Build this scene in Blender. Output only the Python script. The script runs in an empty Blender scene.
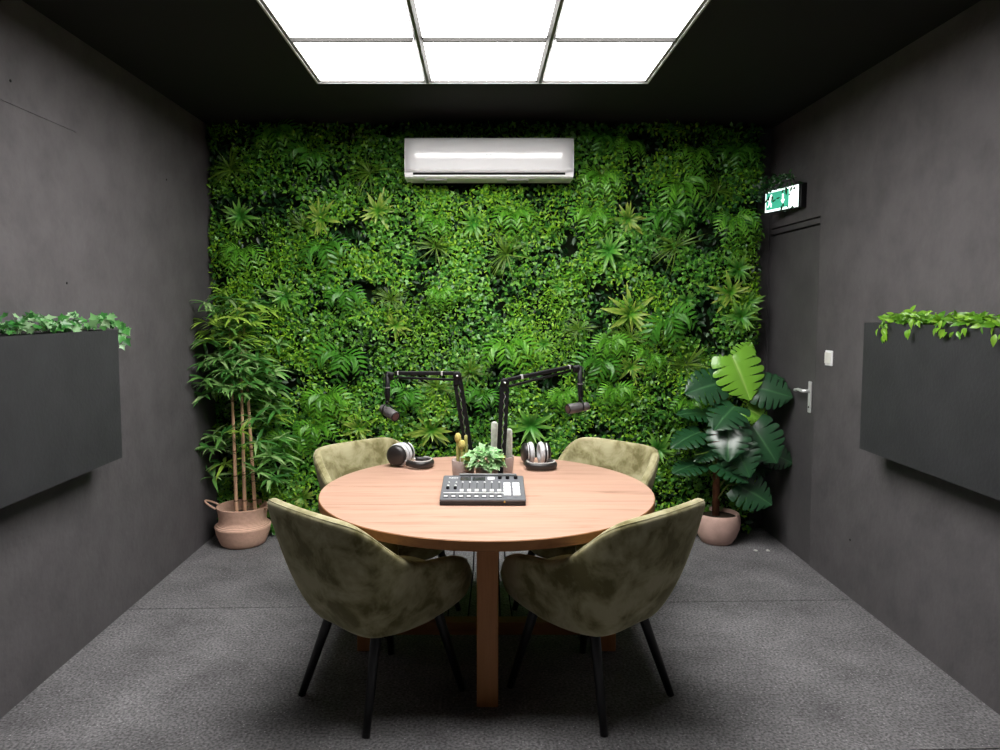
import bpy, math, random
import numpy as np
from mathutils import Vector, Matrix, noise

S = bpy.context.scene
COL = S.collection
PI = math.pi
rng = np.random.default_rng(7)
random.seed(7)

# ------------------------------------------------------------------ materials
def mat(name, color=(.5, .5, .5), rough=.5, metal=0., spec=.5, emit=None, strength=0., sheen=0., coat=0.):
    m = bpy.data.materials.new(name)
    m.use_nodes = True
    b = m.node_tree.nodes['Principled BSDF']
    b.inputs['Base Color'].default_value = (*color, 1)
    b.inputs['Roughness'].default_value = rough
    b.inputs['Metallic'].default_value = metal
    b.inputs['Specular IOR Level'].default_value = spec
    if emit:
        b.inputs['Emission Color'].default_value = (*emit, 1)
        b.inputs['Emission Strength'].default_value = strength
    if sheen:
        b.inputs['Sheen Weight'].default_value = sheen
        b.inputs['Sheen Roughness'].default_value = .4
    if coat:
        b.inputs['Coat Weight'].default_value = coat
        b.inputs['Coat Roughness'].default_value = .12
    return m

def nd(m, kind, **kw):
    n = m.node_tree.nodes.new(kind)
    for k, v in kw.items():
        if k in ('operation', 'blend_type', 'data_type', 'feature', 'attribute_name', 'noise_dimensions'):
            setattr(n, k, v)
        else:
            n.inputs[k].default_value = v
    return n

def ln(m, a, ao, b, bi):
    m.node_tree.links.new(a.outputs[ao], b.inputs[bi])

def ramp(m, stops):
    r = m.node_tree.nodes.new('ShaderNodeValToRGB')
    e = r.color_ramp.elements
    while len(e) < len(stops):
        e.new(.5)
    for k, (p, c) in enumerate(stops):
        e[k].position = p
        e[k].color = (*c, 1) if len(c) == 3 else c
    return r

def bsdf(m):
    return m.node_tree.nodes['Principled BSDF']

def noise_mat(name, c0, c1, scale, rough=.8, bump=0., bscale=None, lo=.35, hi=.65, detail=6, spec=.3, stretch=None, sheen=0.):
    m = mat(name, c0, rough, spec=spec, sheen=sheen)
    tc = nd(m, 'ShaderNodeTexCoord')
    src, so = tc, 'Object'
    if stretch:
        mp = nd(m, 'ShaderNodeMapping', Scale=stretch)
        ln(m, tc, 'Object', mp, 'Vector')
        src, so = mp, 'Vector'
    n = nd(m, 'ShaderNodeTexNoise', Scale=scale, Detail=detail, Roughness=.6)
    ln(m, src, so, n, 'Vector')
    r = ramp(m, [(lo, c0), (hi, c1)])
    ln(m, n, 'Fac', r, 'Fac')
    ln(m, r, 'Color', bsdf(m), 'Base Color')
    if bump:
        n2 = nd(m, 'ShaderNodeTexNoise', Scale=bscale or scale * 3, Detail=4.)
        ln(m, src, so, n2, 'Vector')
        b = nd(m, 'ShaderNodeBump', Strength=bump, Distance=.01)
        ln(m, n2, 'Fac', b, 'Height')
        ln(m, b, 'Normal', bsdf(m), 'Normal')
    return m

def leaf_mat(name, cols, rough=.4, transl=.25, zone=0., zscale=1.6, attr=None, coat=0.):
    """cols: list of colours, picked leaf by leaf; attr: vertex attribute that runs along each leaf to a second colour list."""
    m = mat(name, cols[0], rough, coat=coat)
    g = nd(m, 'ShaderNodeNewGeometry')
    k = len(cols)
    r = ramp(m, [(i / max(1, k - 1), c) for i, c in enumerate(cols)])
    fac, fo = g, 'Random Per Island'
    if zone:
        tc = nd(m, 'ShaderNodeTexCoord')
        n = nd(m, 'ShaderNodeTexNoise', Scale=zscale, Detail=2.)
        ln(m, tc, 'Object', n, 'Vector')
        mr = nd(m, 'ShaderNodeMapRange')
        mr.inputs['From Min'].default_value = .3
        mr.inputs['From Max'].default_value = .7
        ln(m, n, 'Fac', mr, 'Value')
        mx = nd(m, 'ShaderNodeMix', data_type='FLOAT')
        mx.inputs[0].default_value = zone
        ln(m, g, 'Random Per Island', mx, 2)
        ln(m, mr, 'Result', mx, 3)
        fac, fo = mx, 0
    ln(m, fac, fo, r, 'Fac')
    out, oo = r, 'Color'
    if attr:
        a = nd(m, 'ShaderNodeAttribute', attribute_name='along')
        r2 = ramp(m, [(p, (v, v, v)) for p, v in attr[1]])
        ln(m, a, 'Fac', r2, 'Fac')
        mx = nd(m, 'ShaderNodeMix', data_type='RGBA')
        ln(m, r2, 'Color', mx, 0)
        ln(m, r, 'Color', mx, 6)
        mx.inputs[7].default_value = (*attr[0], 1)
        out, oo = mx, 2
    ln(m, out, oo, bsdf(m), 'Base Color')
    if transl:
        t = nd(m, 'ShaderNodeBsdfTranslucent')
        ln(m, out, oo, t, 'Color')
        ms = nd(m, 'ShaderNodeMixShader')
        ms.inputs[0].default_value = transl
        ln(m, bsdf(m), 'BSDF', ms, 1)
        ln(m, t, 'BSDF', ms, 2)
        ln(m, ms, 'Shader', m.node_tree.nodes['Material Output'], 'Surface')
    return m

# ------------------------------------------------------------------ mesh building
class MB:
    def __init__(s):
        s.v, s.f, s.mi, s.sm, s.a = [], [], [], [], []
        s.cur = 0

    def add(s, vs, fs, smooth=True, along=None):
        o = len(s.v)
        s.v += [tuple(p) for p in vs]
        s.a += list(along) if along is not None else [0.] * len(vs)
        for f in fs:
            s.f.append(tuple(i + o for i in f))
            s.mi.append(s.cur)
            s.sm.append(smooth)

    def box(s, lo, hi, M=None, bev=0.):
        x0, y0, z0 = lo
        x1, y1, z1 = hi
        if bev <= 0:
            vs = [(x, y, z) for z in (z0, z1) for y in (y0, y1) for x in (x0, x1)]
            fs = [(0, 2, 3, 1), (4, 5, 7, 6), (0, 1, 5, 4), (2, 6, 7, 3), (0, 4, 6, 2), (1, 3, 7, 5)]
        else:
            b = min(bev, (x1 - x0) * .45, (y1 - y0) * .45, (z1 - z0) * .45)
            def ring(z, i):
                return [(x0 + b + i, y0 + i, z), (x1 - b - i, y0 + i, z), (x1 - i, y0 + b + i, z), (x1 - i, y1 - b - i, z),
                        (x1 - b - i, y1 - i, z), (x0 + b + i, y1 - i, z), (x0 + i, y1 - b - i, z), (x0 + i, y0 + b + i, z)]
            vs = ring(z0, b * .7) + ring(z0 + b, 0) + ring(z1 - b, 0) + ring(z1, b * .7)
            fs = [tuple(range(7, -1, -1)), tuple(range(24, 32))]
            for k in range(3):
                for i in range(8):
                    j = (i + 1) % 8
                    fs.append((k * 8 + i, k * 8 + j, k * 8 + 8 + j, k * 8 + 8 + i))
        if M is not None:
            vs = [M @ Vector(p) for p in vs]
        s.add(vs, fs, False)

    def lathe(s, prof, n=32, M=None, rib=None, smooth=True):
        """prof: (r, z) from bottom to top; ends with r = 0 close."""
        vs, fs = [], []
        for r, z in prof:
            for i in range(n):
                t = 2 * PI * i / n
                q = r * (rib(t) if rib else 1)
                vs.append((q * math.cos(t), q * math.sin(t), z))
        for k in range(len(prof) - 1):
            for i in range(n):
                j = (i + 1) % n
                fs.append((k * n + i, k * n + j, k * n + n + j, k * n + n + i))
        fs.append(tuple(range(n - 1, -1, -1)))
        fs.append(tuple((len(prof) - 1) * n + i for i in range(n)))
        if M is not None:
            vs = [M @ Vector(p) for p in vs]
        s.add(vs, fs, smooth)

    def tube(s, pts, rad, n=8, closed=False, flat=1., smooth=True):
        pts = [Vector(p) for p in pts]
        m = len(pts)
        rads = rad if isinstance(rad, (list, tuple)) else [rad] * m
        vs, fs = [], []
        up = None
        for k in range(m):
            if closed:
                d = (pts[(k + 1) % m] - pts[k - 1]).normalized()
            else:
                d = (pts[min(k + 1, m - 1)] - pts[max(k - 1, 0)]).normalized()
            if up is None:
                up = Vector((0, 0, 1)) if abs(d.z) < .9 else Vector((0, 1, 0))
            up = (up - d * up.dot(d)).normalized()
            sd = d.cross(up)
            for i in range(n):
                t = 2 * PI * (i + .5) / n
                vs.append(pts[k] + sd * math.cos(t) * rads[k] + up * math.sin(t) * rads[k] * flat)
        for k in range(m if closed else m - 1):
            k2 = (k + 1) % m
            for i in range(n):
                j = (i + 1) % n
                fs.append((k * n + i, k * n + j, k2 * n + j, k2 * n + i))
        if not closed:
            fs.append(tuple(range(n - 1, -1, -1)))
            fs.append(tuple((m - 1) * n + i for i in range(n)))
        s.add(vs, fs, smooth)

    def bar(s, a, b, w, h, up=(0, 0, 1), bev=.001):
        a, b = Vector(a), Vector(b)
        d = b - a
        L = d.length
        d.normalize()
        u = Vector(up)
        u = (u - d * u.dot(d)).normalized()
        x = u.cross(d)
        M = Matrix(((x.x, d.x, u.x, a.x), (x.y, d.y, u.y, a.y), (x.z, d.z, u.z, a.z), (0, 0, 0, 1)))
        s.box((-w / 2, 0, -h / 2), (w / 2, L, h / 2), M, bev)

    def prism(s, poly, z0, z1, M=None, smooth=False):
        n = len(poly)
        vs = [(x, y, z0) for x, y in poly] + [(x, y, z1) for x, y in poly]
        fs = [tuple(range(n - 1, -1, -1)), tuple(range(n, 2 * n))]
        for i in range(n):
            j = (i + 1) % n
            fs.append((i, j, n + j, n + i))
        if M is not None:
            vs = [M @ Vector(p) for p in vs]
        s.add(vs, fs, smooth)

    def obj(s, name, mats, parent=None, loc=(0, 0, 0), sub=0, attr=False, auto=None):
        me = bpy.data.meshes.new(name)
        me.from_pydata(s.v, [], s.f)
        for m in (mats if isinstance(mats, (list, tuple)) else [mats]):
            me.materials.append(m)
        me.polygons.foreach_set('use_smooth', s.sm)
        me.polygons.foreach_set('material_index', s.mi)
        if attr:
            a = me.attributes.new('along', 'FLOAT', 'POINT')
            a.data.foreach_set('value', s.a)
        me.update()
        o = bpy.data.objects.new(name, me)
        COL.objects.link(o)
        o.location = loc
        if parent:
            o.parent = parent
        if sub:
            md = o.modifiers.new('round', 'SUBSURF')
            md.levels = md.render_levels = sub
        return o

def thing(name, label, cat, loc=(0, 0, 0), rotz=0., group=None):
    o = bpy.data.objects.new(name, None)
    COL.objects.link(o)
    o.empty_display_size = .1
    o.location = loc
    o.rotation_euler = (0, 0, rotz)
    return tag(o, label, cat, group)

def tag(o, label, cat, group=None):
    o['label'] = label
    o['category'] = cat
    if group:
        o['group'] = group
    return o

def struct(o):
    o['kind'] = 'structure'
    return o

def copy_tree(o, parent=None):
    c = o.copy()
    COL.objects.link(c)
    if parent:
        c.parent = parent
    for ch in list(o.children):
        copy_tree(ch, c)
    return c

def Rz(a):
    return Matrix.Rotation(a, 4, 'Z')
def Rx(a):
    return Matrix.Rotation(a, 4, 'X')
def Ry(a):
    return Matrix.Rotation(a, 4, 'Y')
def T(x, y, z):
    return Matrix.Translation((x, y, z))

# ------------------------------------------------------------------ leaf templates (x across, y along 0..1, z up)
def strap_leaf(w=.12, n=6, arch=.25, fold=.25, tipw=0., belly=.45):
    vs, fs, al = [], [], []
    for k in range(n + 1):
        t = k / n
        ww = w * (math.sin(PI * min(1, max(0., t * (1 - tipw)) ** (math.log(.5) / math.log(belly)))) * .85 + .15 * (1 - t))
        if k == n:
            ww = w * .03
        y = math.sin(t * arch * 2) / (arch * 2) if arch else t
        z = (math.cos(t * arch * 2) - 1) / (arch * 2) if arch else 0
        vs += [(-ww, y, z + ww * fold), (0, y, z), (ww, y, z + ww * fold)]
        al += [t, t, t]
    for k in range(n):
        a = 3 * k
        fs += [(a, a + 1, a + 4, a + 3), (a + 1, a + 2, a + 5, a + 4)]
    return np.array(vs), fs, np.array(al)

def oval_leaf():
    vs = [(0, 0, 0), (-.21, .3, .06), (0, .32, -.02), (.21, .3, .06), (-.20, .6, .05), (0, .62, -.02), (.20, .6, .05), (0, 1, -.09)]
    fs = [(0, 2, 1), (0, 3, 2), (1, 2, 5, 4), (2, 3, 6, 5), (4, 5, 7), (5, 6, 7)]
    return np.array(vs), fs, np.array([0, .5, .1, .5, .6, .3, .6, 1])

def ivy_leaf():
    pts = [(0, 0), (-.30, -.10), (-.26, .16), (-.52, .34), (-.25, .48), (0, 1.0), (.25, .48), (.52, .34), (.26, .16), (.30, -.10)]
    vs = [(0, .3, -.03)] + [(x, y, .04 * abs(x) * 4 - .10 * y * y) for x, y in pts]
    n = len(pts)
    fs = [(0, 1 + (i + 1) % n, 1 + i) for i in range(n)]
    return np.array(vs), fs, np.array([0.] + [0 if i == 0 else (1. if i in (1, 3, 5, 7, 9) else .55) for i in range(n)])

OVAL, IVY = oval_leaf(), ivy_leaf()

def frames(d, nrm):
    d = d / np.linalg.norm(d, axis=1, keepdims=True)
    nrm = nrm - d * np.sum(d * nrm, axis=1, keepdims=True)
    nrm = nrm / (np.linalg.norm(nrm, axis=1, keepdims=True) + 1e-9)
    x = np.cross(d, nrm)
    return np.stack([x, d, nrm], axis=2)

def scatter(mb, tmpl, P, D, N, size, width=None):
    """One copy of the leaf template at each point P, along D, facing N."""
    base, fs, al = tmpl
    F = frames(np.asarray(D, float), np.asarray(N, float))
    size = np.broadcast_to(np.asarray(size, float), (len(P),))
    sc = np.repeat(base[None], len(P), 0) * size[:, None, None]
    if width is not None:
        sc[:, :, 0] *= np.broadcast_to(width, (len(P),))[:, None]
    V = np.einsum('nij,nkj->nki', F, sc) + np.asarray(P)[:, None, :]
    o = len(mb.v)
    k = len(base)
    mb.v += V.reshape(-1, 3).tolist()
    mb.a += list(al) * len(P)
    for i in range(len(P)):
        b = o + i * k
        mb.f += [tuple(j + b for j in f) for f in fs]
    mb.mi += [mb.cur] * (len(P) * len(fs))
    mb.sm += [True] * (len(P) * len(fs))

# ------------------------------------------------------------------ palette
M_wall = noise_mat('dark_plaster_paint', (.072, .067, .0705), (.108, .100, .1055), 5.5, .75, .3, 30, .22, .62, spec=.25)
M_ceil = mat('black_ceiling_paint', (.016, .0155, .016), .8, spec=.2)
M_black = mat('black_satin', (.007, .007, .008), .5, spec=.22)
M_blackmat = mat('black_matt', (.01, .01, .01), .8, spec=.2)
M_door = noise_mat('dark_door_paint', (.066, .062, .065), (.092, .087, .090), 3, .6, .1, 40, spec=.3)
M_box = noise_mat('charcoal_board', (.026, .0265, .0295), (.034, .0345, .038), 5, .6, .12, 60, spec=.3)
M_chrome = mat('brushed_steel', (.80, .80, .80), .38, .55)
M_alu = mat('white_aluminium', (.55, .54, .53), .4, .2)
M_white = mat('white_plastic', (.93, .93, .94), .28)
M_whitegloss = mat('white_gloss', (.97, .965, .98), .10, coat=.15)
M_legblack = mat('black_leg', (.010, .010, .011), .4)
M_pink = noise_mat('pale_terracotta', (.56, .37, .31), (.66, .44, .375), 14, .75, .15, 60)
M_pot = noise_mat('greige_concrete', (.33, .26, .235), (.39, .315, .29), 30, .8, .2, 90)
M_soil = noise_mat('dark_soil', (.02, .013, .008), (.05, .035, .02), 80, .95, .6, 120)
M_cream = mat('off_white', (.75, .74, .70), .5)

def floor_material():
    m = mat('speckled_rubber', (.1, .1, .1), .85, spec=.3)
    tc = nd(m, 'ShaderNodeTexCoord')
    n1 = nd(m, 'ShaderNodeTexNoise', Scale=3.0, Detail=6., Roughness=.65)
    ln(m, tc, 'Object', n1, 'Vector')
    r1 = ramp(m, [(.3, (.120, .116, .121)), (.75, (.245, .238, .245))])
    ln(m, n1, 'Fac', r1, 'Fac')
    n3 = nd(m, 'ShaderNodeTexNoise', Scale=90., Detail=3.)
    ln(m, tc, 'Object', n3, 'Vector')
    r3 = ramp(m, [(.35, (.5, .5, .5)), (.65, (1.35, 1.35, 1.35))])
    ln(m, n3, 'Fac', r3, 'Fac')
    mu = nd(m, 'ShaderNodeMix', data_type='RGBA', blend_type='MULTIPLY')
    mu.inputs[0].default_value = 1
    ln(m, r1, 'Color', mu, 6)
    ln(m, r3, 'Color', mu, 7)
    vo = nd(m, 'ShaderNodeTexVoronoi', Scale=75.)
    ln(m, tc, 'Object', vo, 'Vector')
    rv = ramp(m, [(.16, (1, 1, 1)), (.24, (0, 0, 0))])
    ln(m, vo, 'Distance', rv, 'Fac')
    wn = ramp(m, [(.80, (0, 0, 0)), (.86, (1, 1, 1))])
    sx = nd(m, 'ShaderNodeSeparateColor')
    ln(m, vo, 'Color', sx, 'Color')
    ln(m, sx, 'Red', wn, 'Fac')
    mm = nd(m, 'ShaderNodeMix', data_type='RGBA', blend_type='MULTIPLY')
    mm.inputs[0].default_value = 1
    ln(m, rv, 'Color', mm, 6)
    ln(m, wn, 'Color', mm, 7)
    fk = nd(m, 'ShaderNodeMix', data_type='RGBA')
    ln(m, mm, 2, fk, 0)
    ln(m, mu, 2, fk, 6)
    fk.inputs[7].default_value = (.42, .415, .41, 1)
    ln(m, fk, 2, bsdf(m), 'Base Color')
    b = nd(m, 'ShaderNodeBump', Strength=.5, Distance=.004)
    ln(m, n3, 'Fac', b, 'Height')
    ln(m, b, 'Normal', bsdf(m), 'Normal')
    return m

def wood_material(name, c0, c1, c2, scale=1.):
    m = mat(name, c0, .5, spec=.3)
    tc = nd(m, 'ShaderNodeTexCoord')
    mp = nd(m, 'ShaderNodeMapping', Scale=(1.3 * scale, 16 * scale, 16 * scale))
    ln(m, tc, 'Object', mp, 'Vector')
    n = nd(m, 'ShaderNodeTexNoise', Scale=1.6, Detail=8., Roughness=.62, Distortion=.8)
    ln(m, mp, 'Vector', n, 'Vector')
    r = ramp(m, [(.28, c2), (.42, c0), (.72, c1)])
    ln(m, n, 'Fac', r, 'Fac')
    ln(m, r, 'Color', bsdf(m), 'Base Color')
    b = nd(m, 'ShaderNodeBump', Strength=.06, Distance=.003)
    ln(m, n, 'Fac', b, 'Height')
    ln(m, b, 'Normal', bsdf(m), 'Normal')
    return m

M_floor = floor_material()
M_woodtop = wood_material('oak_top', (.44, .265, .195), (.52, .325, .245), (.29, .16, .11))
M_woodedge = wood_material('oak_edge', (.27, .115, .04), (.34, .155, .06), (.18, .07, .025))
M_woodleg = noise_mat('oak_leg', (.40, .165, .052), (.52, .225, .08), 1.6, .45, .05, 20, stretch=(16, 16, 1.2), spec=.4)

def velvet():
    m = mat('olive_velvet', (.12, .11, .05), .85, spec=.2, sheen=1.)
    bsdf(m).inputs['Sheen Tint'].default_value = (.72, .68, .48, 1)
    bsdf(m).inputs['Sheen Roughness'].default_value = .35
    tc = nd(m, 'ShaderNodeTexCoord')
    n = nd(m, 'ShaderNodeTexNoise', Scale=7.5, Detail=4., Roughness=.6, Distortion=.35)
    ln(m, tc, 'Object', n, 'Vector')
    r = ramp(m, [(.38, (.15, .132, .055)), (.48, (.29, .265, .14)), (.60, (.42, .385, .235))])
    ln(m, n, 'Fac', r, 'Fac')
    ln(m, r, 'Color', bsdf(m), 'Base Color')
    n2 = nd(m, 'ShaderNodeTexNoise', Scale=9., Detail=3.)
    ln(m, tc, 'Object', n2, 'Vector')
    b = nd(m, 'ShaderNodeBump', Strength=.25, Distance=.02)
    ln(m, n2, 'Fac', b, 'Height')
    ln(m, b, 'Normal', bsdf(m), 'Normal')
    return m
M_velvet = velvet()

def wicker():
    m = mat('pink_seagrass', (.5, .3, .2), .8, spec=.2)
    tc = nd(m, 'ShaderNodeTexCoord')
    w = nd(m, 'ShaderNodeTexWave', Scale=38., Distortion=1.5, Detail=1.)
    w.bands_direction = 'Z'
    ln(m, tc, 'Object', w, 'Vector')
    n = nd(m, 'ShaderNodeTexNoise', Scale=40., Detail=4.)
    ln(m, tc, 'Object', n, 'Vector')
    mx = nd(m, 'ShaderNodeMix', data_type='FLOAT')
    mx.inputs[0].default_value = .5
    ln(m, w, 'Fac', mx, 2)
    ln(m, n, 'Fac', mx, 3)
    r = ramp(m, [(.2, (.66, .40, .29)), (.8, (.92, .60, .46))])
    ln(m, mx, 0, r, 'Fac')
    ln(m, r, 'Color', bsdf(m), 'Base Color')
    b = nd(m, 'ShaderNodeBump', Strength=.6, Distance=.006)
    ln(m, mx, 0, b, 'Height')
    ln(m, b, 'Normal', bsdf(m), 'Normal')
    return m
M_basket = wicker()

# ================================================================== SETTING
XL, XR, YB, YF, ZC = -1.87, 2.045, 5.22, -1.5, 2.85
def slab(name, lo, hi, m):
    b = MB()
    b.box(lo, hi)
    return struct(b.obj(name, m))

# floor: rubber tiles, laid about one degree off the room, open joints between them
b = MB()
b.cur = 1
b.box((XL - .1, YF - .1, -.1), (XR + .1, YB + .1, -.012))
b.cur = 0
g = .0035
def seam_y(x, k):
    return 3.835 + .032 * x - 1.35 * k
rows = [(YB + .3, 0), ]
for k in range(-1, 5):
    for xa, xb in ((XL - .08, XR + .08),):
        y1a, y1b = seam_y(xa, k - 0) , seam_y(xb, k - 0)
        y0a, y0b = seam_y(xa, k + 1), seam_y(xb, k + 1)
        y1a, y1b = min(y1a, YB + .09), min(y1b, YB + .09)
        y0a, y0b = max(y0a, YF - .09), max(y0b, YF - .09)
        if y1a - y0a < .02:
            continue
        b.prism([(xa, y0a + g), (xb, y0b + g), (xb, y1b - g), (xa, y1a - g)], -.02, 0)
struct(b.obj('floor', [M_floor, M_blackmat]))

slab('ceiling', (XL - .1, YF - .1, ZC), (XR + .1, YB + .1, ZC + .1), M_ceil)
slab('wall_back', (XL - .1, YB, -.1), (XR + .1, YB + .1, ZC), M_wall)
slab('wall_front', (XL - .1, YF - .1, -.1), (XR + .1, YF, ZC), M_wall)

# left wall: two boards meeting at a fine joint that fades under the paint
b = MB()
b.box((XL - .1, YF, -.1), (XL, YB, 2.407))
b.box((XL - .1, YF, 2.410), (XL, 3.45, ZC))
b.box((XL - .1, 3.45, 2.407), (XL, YB, ZC))
b.box((XL - .1, YF, 2.405), (XL - .004, 3.46, 2.412))
wl = struct(b.obj('wall_left', M_wall))
# right wall with the door opening
DY0, DY1, DZ = 4.435, 5.19, 2.10
HZ = 2.150
b = MB()
b.box((XR, YF, -.1), (XR + .1, DY0, ZC))
b.box((XR, DY0, HZ), (XR + .1, YB, ZC))
b.box((XR, DY1, -.1), (XR + .1, YB, HZ))
b.box((XR + .07, DY0, -.1), (XR + .1, DY1, HZ))
wr = struct(b.obj('wall_right', M_wall))
for par, pts in ((wl, [(2.98, 2.50), (4.42, 2.36), (3.32, 1.71)]), (wr, [(3.95, .32), (2.70, 1.67)])):
    for (y, z) in pts:
        q = MB()
        x = XL if par is wl else XR
        q.lathe([(.006, -.001), (.006, .002), (.003, .003)], 10, T(x, y, z) @ Ry(PI / 2 if par is wl else -PI / 2))
        q.obj('wall_plug', M_blackmat, par)

# door in the right wall: header board and leaf with dark shadow gaps
dr = bpy.data.objects.new('door_1', None)
COL.objects.link(dr)
dr.location = (XR, DY0, 0)
struct(dr)
b = MB()
b.box((.002, .006, .004), (.045, DY1 - DY0 - .006, DZ - .006))
b.obj('door_leaf', M_door, dr)
b = MB()
b.box((.001, .004, DZ + .008), (.05, DY1 - DY0 - .004, HZ - .010))
b.obj('door_header', M_door, dr)
b = MB()
b.box((.051, 0.001, 0), (.068, DY1 - DY0 - .001, HZ - .001))
b.obj('door_backing', M_blackmat, dr)
# handle: long plate, lever and keyhole
b = MB()
b.box((-.009, .035, .950), (.001, .072, 1.145), None, .003)
hp = b.obj('handle_plate', M_chrome, dr)
b = MB()
b.tube([(-.008, .054, 1.085), (-.045, .054, 1.085)], .010, 12)
b.tube([(-.045, .048, 1.085), (-.047, .075, 1.085), (-.048, .12, 1.088), (-.046, .165, 1.080), (-.042, .185, 1.078)], [.0105, .0105, .0095, .010, .009], 12)
b.obj('handle_lever', M_chrome, hp)
b = MB()
b.lathe([(.006, 0), (.006, .003)], 12, T(-.0085, .054, .985) @ Ry(-PI / 2))
b.obj('keyhole', M_black, hp)

# ================================================================== CEILING LIGHT
ZF = 2.786
FX0, FX1, FY0, FY1 = -.867, .894, 2.125, 3.981
grid = thing('ceiling_light_grid', 'pale metal surface frame of the big square ceiling light above the table', 'light fixture', (0, 0, 0))
b = MB()
w = .009
for lo, hi in (((FX0, FY0, ZF), (FX0 + w, FY1, ZC - .001)), ((FX1 - w, FY0, ZF), (FX1, FY1, ZC - .001)),
               ((FX0 + w, FY0, ZF), (FX1 - w, FY0 + w, ZC - .001)), ((FX0 + w, FY1 - w, ZF), (FX1 - w, FY1, ZC - .001))):
    b.box(lo, hi)
b.obj('edge_profile', M_alu, grid)
b = MB()
w2 = .024
for lo, hi in (((FX0 + w, FY0 + w, ZF + .006), (FX0 + w2, FY1 - w, ZF + .0115)), ((FX1 - w2, FY0 + w, ZF + .006), (FX1 - w, FY1 - w, ZF + .0115)),
               ((FX0 + w2, FY0 + w, ZF + .006), (FX1 - w2, FY0 + w2, ZF + .0115)), ((FX0 + w2, FY1 - w2, ZF + .006), (FX1 - w2, FY1 - w, ZF + .0115))):
    b.box(lo, hi)
b.obj('inner_lip', mat('grey_lip', (.16, .155, .15), .5), grid)
M_tee = mat('grey_tee_bar', (.085, .083, .08), .5)
TX = (-.277, .317)
TY = (2.745, 3.356)
for x in TX:
    b = MB()
    b.add([(x + dx, y, z) for y in (FY0 + w2, FY1 - w2) for dx, z in ((-.022, ZF + .0120), (-.007, ZF - .004), (.007, ZF - .004), (.022, ZF + .0120))],
          [(3, 2, 1, 0), (4, 5, 6, 7), (0, 1, 5, 4), (1, 2, 6, 5), (2, 3, 7, 6), (3, 0, 4, 7)], False)
    b.obj('long_tee_bar', M_tee, grid)
xs = [FX0 + w2, TX[0] - .0222, TX[0] + .0222, TX[1] - .0222, TX[1] + .0222, FX1 - w2]
for y in TY:
    for k in range(3):
        b = MB()
        b.add([(x, y + dy, z) for x in (xs[2 * k], xs[2 * k + 1]) for dy, z in ((-.016, ZF + .0120), (-.007, ZF - .004), (.007, ZF - .004), (.016, ZF + .0120))],
              [(0, 1, 2, 3), (7, 6, 5, 4), (4, 5, 1, 0), (5, 6, 2, 1), (6, 7, 3, 2), (7, 4, 0, 3)], False)
        b.obj('cross_tee_bar', M_tee, grid)
M_led = mat('lit_diffuser', (.9, .9, .9), .6, emit=(1., .985, .965), strength=12.0)
colw = [(FX0 + .016, TX[0] - .006), (TX[0] + .006, TX[1] - .006), (TX[1] + .006, FX1 - .016)]
roww = [(TY[1] + .004, FY1 - .016), (TY[0] + .004, TY[1] - .004), (FY0 + .016, TY[0] - .004)]
cn = ['bamboo side', 'middle', 'exit sign side']
rn = ['row next to green wall', 'second row from green wall', 'third row from green wall']
for j, (y0, y1) in enumerate(roww):
    for i, (x0, x1) in enumerate(colw):
        p = thing('lit_ceiling_tile', 'glowing white tile of ceiling light, %s, %s' % (rn[j], cn[i]), 'light', ((x0 + x1) / 2, (y0 + y1) / 2, ZF + .0125), 0, 'lit panels of the ceiling light')
        hx, hy = (x1 - x0) / 2, (y1 - y0) / 2
        b = MB()
        b.box((-hx, -hy, 0), (hx, hy, .004))
        b.obj('diffuser', M_led, p)
        b = MB()
        b.box((-hx, -hy, .0045), (hx, hy, .012))
        b.obj('backing', M_alu, p)

# ================================================================== GREEN WALL
gw = thing('plant_wall', 'floor to ceiling artificial plant wall of ivy, ferns and spiky rosettes', 'plant wall', (0, 5.14, 0))
b = MB()
b.box((-1.862, .0, .02), (1.93, .05, 2.838))
b.obj('backing_board', mat('dark_green_backing', (.008, .014, .005), .9, spec=.1), gw)
GX0, GX1, GZ0, GZ1 = -1.85, 1.93, .03, 2.83

def wdepth(x, z):
    """how far the leaf surface stands off the board"""
    v = .125 + .065 * noise.noise(Vector((x * 2.3, z * 2.3, 3.1))) + .035 * noise.noise(Vector((x * 6, z * 6, 9.)))
    e = min(x - GX0, GX1 - x) / .16
    v *= .55 + .45 * min(1, max(0, e))
    return v

AC = (-.49, .609, 2.40, 2.693)
def mat_points(n, lo=.25, hi=1.05, pick=None):
    P = []
    while len(P) < n:
        x = random.uniform(GX0, GX1)
        z = random.uniform(GZ0, GZ1)
        if AC[0] + .02 < x < AC[1] - .02 and AC[2] + .02 < z < AC[3] - .02:
            continue
        if pick is not None and random.random() > pick(x, z):
            continue
        if lo > .3 and random.random() > .74 + 1.7 * noise.noise(Vector((x * 4.2, z * 5.0, 21.))):
            continue
        d = wdepth(x, z)
        P.append((x, -d * (lo + (hi - lo) * math.sqrt(random.random())), z))
    return np.array(P)

def zonef(x, z, s):
    return noise.noise(Vector((x * 1.9 + s, z * 1.9, s * 1.7)))

def leaf_dirs(n, droop=.3, spread=1.):
    a = rng.uniform(0, 2 * PI, n)
    D = np.stack([np.cos(a), -rng.uniform(.0, .7, n), np.sin(a) - droop], 1)
    N = np.stack([rng.normal(0, .45 * spread, n), -1 + rng.normal(0, .25, n), .75 + rng.normal(0, .45 * spread, n)], 1)
    return D, N

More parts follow.
